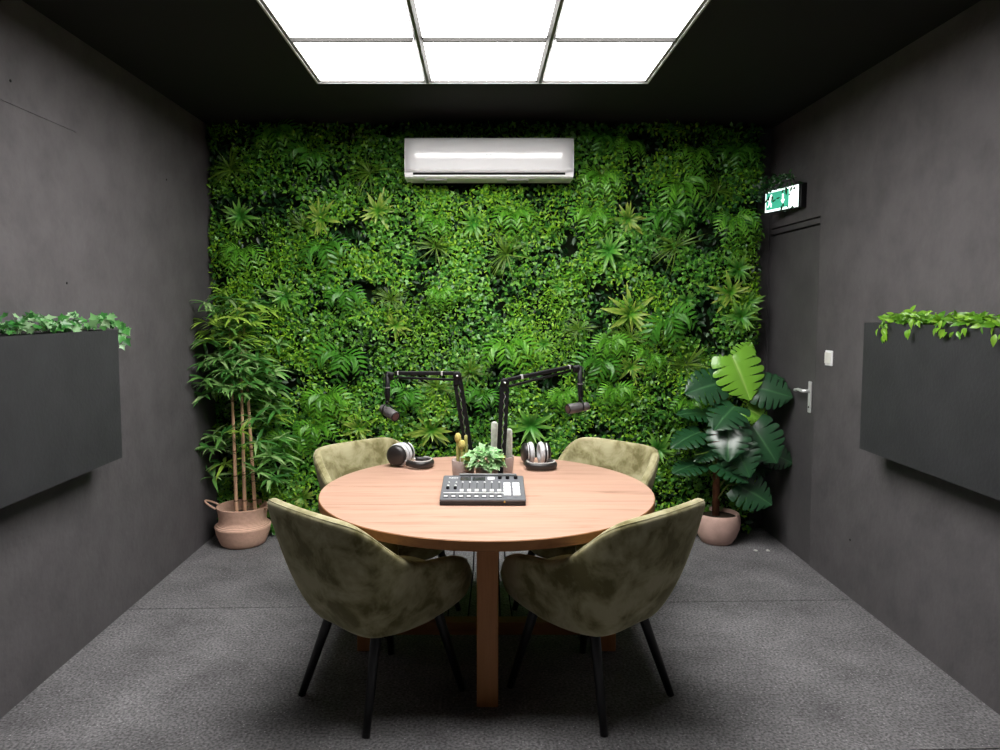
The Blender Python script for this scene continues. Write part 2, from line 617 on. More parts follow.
G_ivy = leaf_mat('ivy_green', [(.013, .070, .015), (.050, .20, .030), (.095, .33, .036), (.20, .50, .05), (.28, .58, .20)], .33, .25, .35, 2.0)
G_box = leaf_mat('boxwood_green', [(.014, .075, .007), (.060, .20, .010), (.145, .38, .014), (.30, .56, .025)], .45, .25, .35, 1.5)
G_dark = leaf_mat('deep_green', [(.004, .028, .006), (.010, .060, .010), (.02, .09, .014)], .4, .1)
G_lime = leaf_mat('lime_green', [(.13, .36, .016), (.25, .53, .022), (.38, .62, .035)], .38, .28, .3, 2.4)

def leafpart(name, tmpl, n, size, m, lo, hi, pick=None, droop=.3, width=None):
    P = mat_points(n, lo, hi, pick)
    D, N = leaf_dirs(n, droop)
    mb = MB()
    scatter(mb, tmpl, P, D, N, rng.uniform(size[0], size[1], n), width)
    o = mb.obj(name, m, gw)
    o['kind'] = 'stuff'
    return o
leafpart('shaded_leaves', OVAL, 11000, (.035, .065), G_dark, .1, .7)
leafpart('boxwood_leaves', OVAL, 26000, (.017, .034), G_box, .40, 1.12, lambda x, z: .5 + 1.1 * zonef(x, z, 2.))
leafpart('ivy_leaves', IVY, 22000, (.018, .036), G_ivy, .45, 1.15, lambda x, z: .5 - 1.1 * zonef(x, z, 2.))
leafpart('lime_leaves', OVAL, 10000, (.016, .036), G_lime, .7, 1.22, lambda x, z: max(0., .35 + 1.6 * zonef(x, z, 7.5)))

# spiky rosettes
def rosette_mesh(seed, n=22, w=.10):
    r = random.Random(seed)
    mb = MB()
    for k in range(n):
        t = k / n
        az = k * 2.399 + r.uniform(-.35, .35)
        el = .15 + r.uniform(-.1, .25) + .85 * t                       # outer leaves lie flat, inner stand up
        D = (math.cos(az) * math.cos(el), -math.sin(el), math.sin(az) * math.cos(el))
        N = (-math.cos(az) * math.sin(el), -math.cos(el), -math.sin(az) * math.sin(el))
        L = (1.08 - .4 * t) * r.uniform(.7, 1.12)
        scatter(mb, strap_leaf(w * r.uniform(.85, 1.15), 6, .28, .35, 0, .42), np.array([[0, -.02, 0]]), np.array([D]), np.array([N]), L, None)
    return mb
R_yel = leaf_mat('rosette_yellow_tip', [(.06, .27, .015), (.11, .36, .025)], .38, .22, attr=((.46, .56, .10), [(.25, 0.), (.9, 1.)]))
R_grn = leaf_mat('rosette_green', [(.04, .24, .025), (.08, .34, .035)], .36, .22, attr=((.28, .55, .10), [(.3, 0.), (.9, 1.)]))
ros0 = rosette_mesh(3).obj('rosette', R_grn, gw, attr=True)
ros1 = rosette_mesh(5, 23, .095).obj('rosette', R_yel, gw, attr=True)
RL = [(-1.63,2.22,0.14,0),(-1.07,2.20,0.14,1),(-0.69,2.25,0.15,1),(-0.05,2.17,0.14,0),(-1.33,1.68,0.14,0),(1.00,2.20,0.14,1),(0.88,1.98,0.16,0),(1.03,1.56,0.19,1),(1.76,1.86,0.13,0),(1.71,1.70,0.15,1),(1.84,1.63,0.12,0),(1.78,1.54,0.15,0),(1.04,1.19,0.12,1),(-0.84,0.77,0.14,1),(-0.34,0.75,0.18,1),(0.35,0.79,0.18,0),(-0.58,1.48,0.11,1),(0.54,1.74,0.08,0),(-1.24,0.28,0.12,1),(1.24,0.62,0.13,0),(0.44,1.35,0.09,0),(1.41,1.65,0.09,0)]
used = [False, False]
for x, z, s, k in RL:
    src = (ros0, ros1)[k]
    o = src if not used[k] else src.copy()
    if used[k]:
        COL.objects.link(o)
    used[k] = True
    o.location = (x, -wdepth(x, z) - .0, z)
    o.scale = (s * 1.02,) * 3
    o.rotation_euler = (random.uniform(-.15, .3), random.uniform(0, 6.28), random.uniform(-.2, .2))

# fern fronds that arch out and hang
def fern_mesh(seed, fronds=4, pin=9, plen=.27, width=.06):
    r = random.Random(seed)
    mb = MB()
    for fI in range(fronds):
        az = -PI / 2 + (fI - (fronds - 1) / 2) * (2.5 / max(1, fronds - 1)) + r.uniform(-.15, .15)   # fan, hanging
        L = r.uniform(.95, 1.25)
        pts = []
        for k in range(pin + 1):
            t = k / pin
            rad = L * (.95 * t)
            out = -.05 - .55 * math.sin(min(1, t * 1.15) * PI * .62) * .6
            x = math.cos(az) * rad * (1 - .15 * t)
            z = .35 + math.sin(az) * rad * (.45 + .55 * t) - .22 * t * t + .22 * math.sin(t * PI)
            pts.append(Vector((x, out, z)))
        mb.tube(pts, [.014 * (1 - .7 * k / pin) for k in range(pin + 1)], 4)
        Ps, Ds, Ns, Ss = [], [], [], []
        for k in range(1, pin + 1):
            t = k / pin
            d = (pts[k] - pts[k - 1]).normalized()
            nn = Vector((0, -.8, .6))
            sd = d.cross(nn).normalized()
            n2 = sd.cross(d)
            for sg in (-1, 1):
                Ps.append(pts[k]); Ds.append(sd * sg + d * .75 - n2 * .12); Ns.append(n2 + sd * sg * .2)
                Ss.append(plen * 1.5 * (math.sin(PI * (t * .80 + .16)) ** .8 + .1))
        Ps.append(pts[-1]); Ds.append(pts[-1] - pts[-2]); Ns.append(Vector((0, -.8, .5))); Ss.append(plen * .9)
        scatter(mb, strap_leaf(width * 2.0, 4, .2, .2, 0, .38), np.array(Ps), np.array(Ds), np.array(Ns), np.array(Ss))
    return mb
G_fern = leaf_mat('fern_green', [(.08, .29, .018), (.13, .40, .028), (.20, .50, .045)], .36, .25)
G_fern2 = leaf_mat('deep_fern_green', [(.05, .22, .018), (.095, .32, .03)], .36, .22)
ferns = [fern_mesh(11, 4).obj('fern', G_fern, gw), fern_mesh(23, 3, 8, .32, .065).obj('fern', G_fern2, gw), fern_mesh(31, 5, 10, .25).obj('fern', G_fern, gw)]
FL = [(-0.32,2.12,0.11),(-1.04,1.91,0.15),(-1.61,1.89,0.14),(-1.34,2.69,0.14),(-1.16,2.56,0.12),(0.81,2.38,0.15),(0.74,2.14,0.14),(0.78,2.67,0.11),(0.99,2.63,0.11),(1.37,2.31,0.18),(1.26,2.14,0.14),(1.72,2.10,0.15),(0.23,2.14,0.14),(1.28,1.42,0.17),(0.89,1.29,0.14),(1.14,1.20,0.12),(-0.97,1.18,0.16),(-1.03,0.89,0.17),(-1.12,0.70,0.14),(-0.52,0.95,0.12),(-1.33,0.62,0.14),(0.22,1.23,0.18),(0.79,1.14,0.15),(0.92,0.96,0.14),(1.43,2.56,0.12),(-0.91,1.62,0.12),(-0.27,1.65,0.09),(1.43,0.87,0.12),(0.00,0.94,0.11),(0.58,0.94,0.12),(-1.60,1.45,0.11),(1.73,2.58,0.12)]
fu = [False] * 3
for i, (x, z, s) in enumerate(FL):
    k = i % 3
    o = ferns[k] if not fu[k] else ferns[k].copy()
    if fu[k]:
        COL.objects.link(o)
    fu[k] = True
    o.location = (x, -wdepth(x, z) - .03, z + s * .25)
    o.scale = (s * 1.25,) * 3
    o.rotation_euler = (random.uniform(-.1, .25), random.uniform(-.45, .45), random.uniform(-.3, .3))

# grassy tufts
def tuft_mesh(seed, n=54):
    r = random.Random(seed)
    mb = MB()
    for k in range(n):
        az = r.uniform(-.3, PI + .3) if k % 3 else r.uniform(-PI, PI)
        el = r.uniform(.15, .9)
        D = (math.cos(az) * math.cos(el), -math.sin(el), math.sin(az) * math.cos(el))
        N = (-math.cos(az) * math.sin(el), -math.cos(el), .6)
        scatter(mb, strap_leaf(.017, 6, .55, .3, 0, .35), np.zeros((1, 3)), np.array([D]), np.array([N]), r.uniform(.8, 1.35))
    return mb
G_grass = leaf_mat('grass_green', [(.06, .16, .012), (.12, .25, .02), (.20, .34, .035)], .4, .25)
tufts = [tuft_mesh(2).obj('grass_tuft', G_grass, gw), tuft_mesh(9, 46).obj('grass_tuft', G_grass, gw)]
GL = [(-0.30,2.01,0.14),(-0.74,2.50,0.16),(-1.67,2.52,0.14),(1.33,2.01,0.16),(0.18,1.96,0.16),(1.03,1.39,0.14),(-0.07,1.15,0.14),(-0.29,1.05,0.15),(0.80,2.45,0.12),(1.60,2.38,0.14),(1.42,1.20,0.17),(-1.20,2.15,0.11),(-0.61,1.65,0.11),(0.68,1.45,0.11)]
tu = [False] * 2
for i, (x, z, s) in enumerate(GL):
    k = i % 2
    o = tufts[k] if not tu[k] else tufts[k].copy()
    if tu[k]:
        COL.objects.link(o)
    tu[k] = True
    o.location = (x, -wdepth(x, z) - .01, z)
    o.scale = (s * 1.1,) * 3
    o.rotation_euler = (random.uniform(-.1, .3), random.uniform(-.8, .8), 0)

# a sprig that reaches out of the corner across the exit sign
mb = MB()
Ps, Ds, Ns = [], [], []
A, Bp = Vector((1.82, -.24, 2.35)), Vector((1.955, -.56, 2.37))
for k in range(210):
    t = random.random()
    p = A.lerp(Bp, t) + Vector((random.gauss(0, .018), random.gauss(0, .02), random.gauss(.02, .045)))
    p.x = min(p.x, 1.90 + .07 * t)
    if t > .3 and random.random() < .55:
        p.z = random.choice((random.uniform(2.385, 2.43), random.uniform(2.20, 2.24) if t > .75 else 2.41))
    Ps.append(p); Ds.append((random.gauss(0, 1), random.gauss(-.3, .6), random.gauss(-.2, 1))); Ns.append((random.gauss(-.3, .5), -1, random.gauss(.4, .5)))
scatter(mb, strap_leaf(.2, 3, .2, .2), np.array(Ps), np.array(Ds), np.array(Ns), rng.uniform(.02, .042, len(Ps)))
mb.tube([A, A.lerp(Bp, .5) + Vector((0, 0, .05)), Bp + Vector((0, 0, .03))], .002, 5)
mb.obj('hanging_sprig', G_dark, gw)

# ================================================================== AIR CONDITIONER
ac = thing('air_conditioner', 'white wall-mounted air conditioner on the green wall under the ceiling', 'air conditioner', (.0595, 5.02, 2.440))
ac.scale = (1, 1, .90)
HW = .5495
def acprof(k=0.):
    #    (y toward room negative, z)
    return [(0, .293), (-.150, .293), (-.180, .288), (-.193, .274), (-.204, .22), (-.213, .15), (-.218, .085), (-.219, .052)]
prof = acprof()
# body: rear shell with rounded belly
body = [(0, .292), (-.165, .292), (-.188, .280), (-.196, .24), (-.203, .16), (-.198, .060), (-.195, .03), (-.190, .010), (-.170, .0), (0, .0)]
b = MB()
n = len(body)
vs = [(-HW, y, z) for y, z in body] + [(HW, y, z) for y, z in body]
fs = [tuple(range(n)), tuple(range(2 * n - 1, n - 1, -1))] + [(i, n + i, n + (i + 1) % n, (i + 1) % n) for i in range(n)]
b.add(vs, fs, False)
b.obj('body', M_white, ac)
# front panel: gently curved glossy cover
pp = [(-.150, .2935), (-.176, .2905), (-.188, .283), (-.194, .270), (-.200, .248), (-.2048, .222), (-.2068, .205), (-.2074, .188), (-.2076, .170), (-.2074, .152), (-.2066, .134), (-.2045, .105), (-.202, .07), (-.199, .040)]
b = MB()
nx = 14
for k, (y, z) in enumerate(pp):
    for i in range(nx + 1):
        u = -1 + 2 * i / nx
        yy = y + .003 * abs(u) ** 20
        b.v.append((u * (HW - .003), yy, z)); b.a.append(0)
for k in range(len(pp) - 1):
    for i in range(nx):
        a0 = k * (nx + 1) + i
        b.f.append((a0, a0 + nx + 1, a0 + nx + 2, a0 + 1)); b.mi.append(0); b.sm.append(True)
o = b.obj('front_panel', M_whitegloss, ac)
md = o.modifiers.new('thick', 'SOLIDIFY'); md.thickness = .004; md.offset = -1
b = MB()
b.box((-HW + .055, -.1985, .024), (HW - .055, -.188, .0385))
b.obj('outlet_slot', M_blackmat, ac)
b = MB()
b.bar((-HW + .055, -.1935, .016), (HW - .055, -.1935, .016), .006, .007)
b.obj('louver', M_white, ac)
M_gp = mat('grey_plastic', (.35, .35, .36), .5)
for x0 in (-.42, .12):
    b = MB()
    b.box((x0, -.16, -.008), (x0 + .14, -.05, .001))
    b.obj('bottom_clip', M_gp, ac)
b = MB()
lg = .0
for i, wd in enumerate((.007, .005, .003, .006, .005)):
    b.box((-.02 + lg, -.2108, .160), (-.02 + lg + wd, -.2086, .170))
    lg += wd + .0025
b.obj('logo', mat('silver_print', (.55, .56, .58), .35, .3), ac)

# ================================================================== EXIT SIGN
ang = math.atan2(-.38, .10)
es = thing('exit_sign', 'lit green and white emergency exit sign above the dark door', 'exit sign', (1.962, 4.802, 2.230), ang)
# local x runs from the far end (-) to the wall end (+), face looks along -y
W2, Hh = .172, .146
b = MB()
b.box((-W2, .004, 0), (W2, .050, Hh), None, .006)
b.box((W2 - .012, -.006, -.004), (W2 + .014, .060, Hh + .004), None, .004)
b.obj('housing', M_black, es)
b = MB()
b.box((-W2, -.003, .004), (W2 - .014, .0045, Hh - .004), None, .0015)
b.obj('sign_face', mat('lit_white', (.9, .9, .9), .4, emit=(.82, 1., .95), strength=1.2), es)
b = MB()
b.box((-W2 + .014, -.0045, .018), (W2 - .105, -.0025, Hh - .018))
b.obj('green_field', mat('lit_green', (.02, .35, .2), .4, emit=(.06, .42, .27), strength=.75), es)
M_sym = mat('lit_symbol', (.9, .9, .9), .4, emit=(.85, 1., .95), strength=1.3)
b = MB()
cx = -.120
def stroke(p, q, wd):
    b.bar((p[0], -.0058, p[1]), (q[0], -.0058, q[1]), .0022, wd, up=Vector((q[1] - p[1], 0, -(q[0] - p[0]))), bev=0)
b.lathe([(.0085, 0), (.0085, .002)], 14, T(cx + .014, -.0048, .108) @ Rx(PI / 2))
for p, q, wd in (((cx + .008, .098), (cx - .002, .066), .015), ((cx + .006, .096), (cx - .016, .088), .007), ((cx - .016, .088), (cx - .020, .074), .006),
                 ((cx + .008, .094), (cx + .022, .080), .007), ((cx - .002, .068), (cx + .016, .052), .009), ((cx + .016, .052), (cx + .014, .032), .008),
                 ((cx - .003, .066), (cx - .012, .044), .009), ((cx - .012, .044), (cx - .024, .036), .008)):
    stroke(p, q, wd)
b.obj('running_figure', M_sym, es)
b = MB()
ax = .012
b.prism([(ax - .007, .104), (ax + .007, .104), (ax + .007, .068), (ax + .020, .068), (ax, .040), (ax - .020, .068), (ax - .007, .068)], .0045, .0065, Rx(PI / 2))
b.obj('arrow', M_sym, es)

# ================================================================== LIGHT SWITCH
sw = thing('light_switch', 'small white double light switch on the dark wall beside the door', 'light switch', (XR, 4.255, 1.305))
b = MB()
b.box((-.011, -.042, -.045), (0, .042, .045), None, .004)
b.obj('plate', M_white, sw)
for y in (-.019, .019):
    b = MB()
    b.box((-.016, y - .017, -.032), (-.010, y + .017, .032), None, .002)
    b.obj('rocker', M_cream, sw)

# ================================================================== WALL PLANTERS
pl = thing('planter_box', 'dark charcoal wall box with a loose ivy garland, on the bamboo side wall', 'planter', (-1.795, 2.49, .88), 0, 'charcoal wall boxes')
def planter(root, ln_, h, dp):
    b = MB()
    t = .012
    b.box((-dp / 2, -ln_ / 2, 0), (dp / 2, ln_ / 2, .012))
    b.box((-dp / 2, -ln_ / 2, .012), (-dp / 2 + t, ln_ / 2, h))
    b.box((dp / 2 - t, -ln_ / 2, .012), (dp / 2, ln_ / 2, h))
    b.box((-dp / 2 + t, -ln_ / 2, .012), (dp / 2 - t, -ln_ / 2 + t, h))
    b.box((-dp / 2 + t, ln_ / 2 - t, .012), (dp / 2 - t, ln_ / 2, h))
    b.obj('box_shell', M_box, root)
    b = MB()
    b.box((-dp / 2 + t, -ln_ / 2 + t, h - .045), (dp / 2 - t, ln_ / 2 - t, h - .025))
    b.obj('filler', M_soil, root)
planter(pl, 1.96, .615, .148)
pr = thing('planter_box', 'dark charcoal wall box with a dense lime green garland, beside the light switch', 'planter', (1.9775, 2.655, .892), 0, 'charcoal wall boxes')
planter(pr, 1.96, .633, .133)

G_vine = leaf_mat('vine_green', [(.02, .10, .025), (.05, .24, .04), (.12, .36, .09), (.42, .60, .36)], .28, .2)
G_vine2 = leaf_mat('lime_vine', [(.08, .26, .02), (.17, .42, .025), (.26, .50, .04), (.06, .22, .02)], .32, .25)
def garland(root, y0, y1, dens, hz, m, sz, tmpl, side, seed):
    r = random.Random(seed)
    mb = MB()
    path = []
    n = 40
    for k in range(n + 1):
        y = y0 + (y1 - y0) * k / n
        path.append(Vector((r.uniform(-.03, .03), y, r.uniform(.0, hz * .4))))
    mb.tube(path, .003, 5)
    mb.obj('vine_stem', mat('vine_stem_green', (.08, .14, .03), .6), root)
    mb = MB()
    P, D, N, Sz = [], [], [], []
    for k in range(dens):
        y = r.uniform(y0, y1)
        bulge = .55 + .45 * noise.noise(Vector((y * 7, seed, 0))) + .25 * noise.noise(Vector((y * 19, seed, 4)))
        z = r.uniform(.0, max(.02, hz * bulge * 1.25))
        x = r.uniform(-.055, .055) + side * .012
        P.append((x, y, z))
        a = r.uniform(0, 2 * PI)
        D.append((math.cos(a) * .7 + side * .35, math.sin(a), r.uniform(-.25, .75)))
        N.append((side * r.uniform(.1, 1.), r.gauss(-.5, .5), r.uniform(.2, 1)))
        Sz.append(r.uniform(*sz))
    return mb, P, D, N, Sz, r

# left garland: sparse, loose, one tendril hanging over the far end
gl = thing('ivy_garland', 'loose pale ivy garland whose end hangs over the corner of the wall box', 'garland', (-1.795, 2.49, 1.50), 0, 'garlands in the wall boxes')
mb, P, D, N, Sz, r = garland(gl, -.95, .90, 520, .080, G_vine, (.022, .048), IVY, 1, 3)
for k in range(40):
    t = r.random()
    P.append((.045 + .03 * t + r.gauss(0, .012), .90 + .14 * min(1, t * 1.8) + r.gauss(0, .012), .045 - .14 * t * t + r.gauss(0, .014)))
    D.append((r.gauss(.3, .5), r.gauss(.3, .5), r.gauss(-.7, .5))); N.append((.5, -1, r.uniform(.2, .9))); Sz.append(r.uniform(.03, .05))
scatter(mb, IVY, np.array(P), np.array(D), np.array(N), np.array(Sz))
mb.v = [(max(p[0], -.070), p[1], p[2]) for p in mb.v]
mb.obj('foliage', G_vine, gl)
gr = thing('ivy_garland', 'dense lime green garland spilling along the top of the wall box', 'garland', (1.9775, 2.655, 1.53), 0, 'garlands in the wall boxes')
mb, P, D, N, Sz, r = garland(gr, -.95, .84, 760, .050, G_vine2, (.028, .052), OVAL, -1, 8)
for k in range(70):
    y = r.uniform(-.9, .84)
    P.append((-.066 + r.gauss(-.012, .008), y, r.uniform(-.035, .02)))
    D.append((-.35, r.gauss(0, .6), -.9)); N.append((-1, r.gauss(-.3, .3), .5)); Sz.append(r.uniform(.025, .050))
for k in range(7):
    P.append((-.075, .78 + r.gauss(0, .012), -.02 - .045 * k / 6)); D.append((-.1, r.gauss(0, .3), -1)); N.append((-1, -.5, .3)); Sz.append(.04)
scatter(mb, strap_leaf(.24, 4, .3, .3, 0, .4), np.array(P), np.array(D), np.array(N), np.array(Sz))
mb.v = [(min(p[0], .062), p[1], p[2]) for p in mb.v]
mb.obj('foliage', G_vine2, gr)

# ================================================================== TABLE
TXc, TYc, TR, TZ = .030, 3.340, .763, .76
tb = thing('round_table', 'big round oak table in the middle of the dark room', 'table', (TXc, TYc, 0))
# top: three planks split by fine joints
b = MB()
seg = 128
def disc_piece(y0, y1):
    a0, a1 = math.asin(max(-1, y0 / TR)), math.asin(min(1, y1 / TR))
    k = 48
    pts = [(TR * math.cos(a0 + (a1 - a0) * i / k), TR * math.sin(a0 + (a1 - a0) * i / k)) for i in range(k + 1)]
    return pts + [(-x, y) for x, y in reversed(pts)]
def plank(y0, y1):
    poly = disc_piece(y0, y1)
    out = []
    for p in poly:
        if not out or (abs(p[0] - out[-1][0]) + abs(p[1] - out[-1][1])) > 1e-5:
            out.append(p)
    n = len(out)
    cxm = sum(p[0] for p in out) / n
    vs, fs = [], []
    for z, ins in ((TZ - .040, .003), (TZ - .037, 0.), (TZ - .003, 0.), (TZ, .003)):
        for (x, y) in out:
            rr = math.hypot(x, y)
            q = (rr - ins) / rr if rr > TR * .9 else 1
            vs.append((x * q, y * q, z))
    bot, top = tuple(range(n - 1, -1, -1)), tuple(range(3 * n, 4 * n))
    b.cur = 0; b.add(vs, [top], False)
    b.cur = 1
    b.add(vs, [bot] + [(k * n + i, k * n + (i + 1) % n, k * n + n + (i + 1) % n, k * n + n + i) for k in range(3) for i in range(n)], False)
plank(-TR * .9999, -.2775)
plank(-.2765, .0342)
plank(.0362, .3915)
plank(.3925, TR * .9999)
b.obj('tabletop', [M_woodtop, M_woodedge], tb)
lw = .043
for (x, y) in ((0, -.478), (0, .478), (-.56, 0), (.56, 0)):
    b = MB()
    b.box((x - lw, y - lw, 0), (x + lw, y + lw, TZ - .041), None, .003)
    b.obj('leg', M_woodleg, tb)
for nm, z0, z1 in (('stretcher', .075, .135), ('top_rail', .655, TZ - .042)):
    b = MB()
    b.box((-.517, -.035, z0), (.517, .035, z1), None, .003)
    b.box((-.035, -.435, z0), (.035, -.0351, z1), None, .003)
    b.box((-.035, .0351, z0), (.035, .435, z1), None, .003)
    b.obj(nm, M_woodedge, tb)
for i, (x, y, bx) in enumerate(((-.12, 3.52, -.16), (-.022, 3.50, -.06), (.088, 3.50, .10), (.112, 3.53, .16))):
    b = MB()
    b.tube([(x, y, .715), (x, y, .6), (x + (bx - x) * .3, y + .02, .3), (bx, y + .03, .06), (bx + .01, y + .06, .006), (bx + .03, y + .16, .005)], .0035, 8)
    o = b.obj('cable', M_black)
    tag(o, ['thin black cable under the table, first from the bamboo side', 'thin black cable under the table, second from the bamboo side',
            'thin black cable under the table, third from the bamboo side', 'thin black cable under the table, nearest the monstera side'][i], 'cable', 'cables hanging below the table')

# ================================================================== CHAIRS
def spline(pts, n):
    """Catmull-Rom through pts, n+1 samples"""
    P = [Vector(p) for p in pts]
    out = []
    m = len(P) - 1
    for k in range(n + 1):
        u = k / n * m
        i = min(int(u), m - 1)
        t = u - i
        p0, p1, p2, p3 = P[max(i - 1, 0)], P[i], P[i + 1], P[min(i + 2, m)]
        out.append(.5 * ((2 * p1) + (-p0 + p2) * t + (2 * p0 - 5 * p1 + 4 * p2 - p3) * t * t + (-p0 + 3 * p1 - 3 * p2 + p3) * t ** 3))
    return out

def make_chair():
    root = thing('armchair', '', 'chair', group='velvet armchairs around the round table')
    rim = [(0, -.395, .832), (.13, -.392, .832), (.225, -.376, .828), (.280, -.336, .812), (.302, -.275, .775), (.308, -.195, .708), (.308, -.11, .645), (.306, -.02, .610), (.302, .08, .598), (.296, .17, .585), (.280, .245, .555), (.255, .290, .49)]
    bot = [(0, -.205, 0.344), (.08, -.203, 0.340), (.145, -.188, 0.336), (.180, -.160, 0.333), (.197, -.115, 0.332), (.205, -.06, 0.332), (.208, 0, 0.333), (.210, .06, 0.337), (.213, .12, 0.344), (.217, .175, 0.356), (.224, .225, 0.374), (.232, .262, 0.397)]
    NU, NV = 22, 8
    R = spline(rim, NU)
    B = spline(bot, NU)
    R = [Vector((-p.x, p.y, p.z)) for p in reversed(R[1:])] + R
    B = [Vector((-p.x, p.y, p.z)) for p in reversed(B[1:])] + B
    nU = len(R)
    outer = []
    for i in range(nU):
        p0, p2 = B[i], R[i]
        p1 = Vector((p0.x + (p2.x - p0.x) * .62, p0.y + (p2.y - p0.y) * .55, p0.z + (p2.z - p0.z) * .22))
        outer.append([p0 * (1 - t) ** 2 + p1 * 2 * t * (1 - t) + p2 * t * t for t in [k / NV for k in range(NV + 1)]])
    # inner skin: pushed in along the surface normal
    inner = []
    for i in range(nU):
        row = []
        for k in range(NV + 1):
            du = outer[min(i + 1, nU - 1)][k] - outer[max(i - 1, 0)][k]
            dv = outer[i][min(k + 1, NV)] - outer[i][max(k - 1, 0)]
            nrm = du.cross(dv).normalized()
            c = Vector((0, .05, .6)) - outer[i][k]
            if nrm.dot(c) < 0:
                nrm = -nrm
            th = .050 - .004 * (k / NV)
            row.append(outer[i][k] + nrm * th)
        inner.append(row)
    b = MB()
    vs, fs = [], []
    ring = []          # loop across one slice: outer bottom -> rim -> inner bottom
    for i in range(nU):
        sl = list(outer[i])
        o_, n_ = outer[i][NV], inner[i][NV]
        sl += [o_ * .92 + n_ * .08 + Vector((0, 0, .012)), o_ * .5 + n_ * .5 + Vector((0, 0, .019)), o_ * .08 + n_ * .92 + Vector((0, 0, .012))]
        sl += list(reversed(inner[i]))
        ring.append(sl)
    m = len(ring[0])
    for sl in ring:
        vs += sl
    for i in range(nU - 1):
        for k in range(m):
            k2 = (k + 1) % m
            fs.append((i * m + k, (i + 1) * m + k, (i + 1) * m + k2, i * m + k2))
    # rounded ends of the arms
    for i in (0, nU - 1):
        sl = ring[i]
        o = len(vs)
        sh = [p + Vector((0, .012, -.002)) for p in sl]
        cc = sum(sl, Vector()) / m
        sh = [cc + Vector((0, .014, 0)) + (p - cc) * .72 for p in sl]
        vs += sh
        for k in range(m):
            k2 = (k + 1) % m
            f = (i * m + k, i * m + k2, o + k2, o + k)
            fs.append(f if i else tuple(reversed(f)))
        for k in range(m // 2):
            a, c_ = o + k, o + k + 1
            d, e = o + m - 2 - k, o + m - 1 - k
            if len({a, c_, d, e}) == 4:
                f = (a, c_, d, e)
                fs.append(f if i else tuple(reversed(f)))
    b.add(vs, fs, True)
    sh = b.obj('shell', M_velvet, root, sub=1)
    # piping seam along the rim
    b = MB()
    b.tube([(outer[i][NV] * .75 + inner[i][NV] * .25) + Vector((0, 0, .0125)) for i in range(2, nU - 2)], .0030, 6)
    b.obj('piping', M_velvet, sh)
    # underside pan and seat cushion
    b = MB()
    def outline(s, zb):
        pts = []
        for k in range(40):
            t = 2 * PI * k / 40
            ex = 2.8
            cx, sy = math.cos(t), math.sin(t)
            rr = (abs(cx) ** ex + abs(sy) ** ex) ** (-1 / ex)
            pts.append((cx * rr * .225 * s, .04 + sy * rr * .250 * s, zb))
        return pts
    def stack(levels):
        vs, fs = [], []
        for s, z in levels:
            vs += outline(s, z)
        n = 40
        for k in range(len(levels) - 1):
            for i in range(n):
                j = (i + 1) % n
                fs.append((k * n + i, k * n + j, k * n + n + j, k * n + n + i))
        fs.append(tuple(range(n - 1, -1, -1)))
        fs.append(tuple((len(levels) - 1) * n + i for i in range(n)))
        b.add(vs, fs, True)
    stack([(.5, .324), (.84, .326), (.90, .340), (.90, .41)])
    b.obj('underside', M_velvet, root)
    b = MB()
    stack([(.86, .411), (.97, .420), (1.0, .445), (.99, .475), (.93, .490), (.6, .497), (.2, .499)])
    b.obj('seat', M_velvet, root)
    for sx, yt, yb, xt, xb in ((-1, -.135, -.24, .150, .217), (1, -.135, -.24, .150, .217), (-1, .175, .25, .165, .235), (1, .175, .25, .165, .235)):
        b = MB()
        b.tube([(sx * xb, yb, 0.0), (sx * (xb + (xt - xb) * .97), yb + (yt - yb) * .97, .330), (sx * xt, yt, .342)], [.0150, .0215, .0215], 14)
        lg = b.obj('leg', M_legblack, root)
    return root

ch = make_chair()
spots = [((-.416, 2.935), (.69, .72), 'olive velvet armchair with its back to the camera, next to the bamboo basket'),
         ((.468, 2.947), (-.664, .748), 'olive velvet armchair with its back to the camera, next to the monstera pot'),
         ((-.455, 3.780), (.69, -.72), 'olive velvet armchair behind the table, its pale inner back beside the headphones and bamboo'),
         ((.525, 3.790), (-.69, -.72), 'olive velvet armchair behind the table, its pale inner back towards the monstera')]
for i, ((x, y), (fx, fy), lab) in enumerate(spots):
    o = ch if i == 0 else copy_tree(ch)
    o.location = (x, y, 0)
    o.rotation_euler = (0, 0, math.atan2(fy, fx) - PI / 2)
    o['label'] = lab

# ================================================================== AUDIO MIXER
mx = thing('audio_mixer', 'grey podcast mixing console with faders and white pads on the table front', 'audio mixer', (.0135, 3.185, TZ), math.radians(-.8))
MW, D0, D1, H0, H1 = .1825, -.140, .142, .028, .066
M_mix = mat('grey_console', (.115, .120, .132), .45)
M_mixd = mat('console_side', (.02, .02, .022), .5)
M_btn = mat('white_button', (.80, .80, .80), .35, emit=(1, 1, 1), strength=.12)
M_scr = mat('dark_screen', (.035, .037, .04), .15)
b = MB()
sec = [(D0 + .010, 0), (D1, 0), (D1, H1 - .012), (D0, H0 - .012), (D0, .006)]
n = len(sec)
b.cur = 1
b.add([(-MW, y, z) for y, z in sec] + [(MW, y, z) for y, z in sec],
      [tuple(range(n)), tuple(range(2 * n - 1, n - 1, -1))] + [(i, n + i, n + (i + 1) % n, (i + 1) % n) for i in range(n)], False)
b.obj('chassis', [M_mix, M_mixd], mx)
tilt = math.atan2(H1 - H0, D1 - D0)
TOP = T(0, D0, H0) @ Rx(tilt)            # local: x across, y up the slope, z off the face
SL = math.hypot(D1 - D0, H1 - H0)
b = MB()
b.box((-MW - .001, -.002, -.0118), (MW + .001, SL, 0), TOP, .004)
top = b.obj('top_plate', M_mix, mx)
def on(u, v, z=0.):
    return (-MW + 2 * MW * u, SL * v, z)
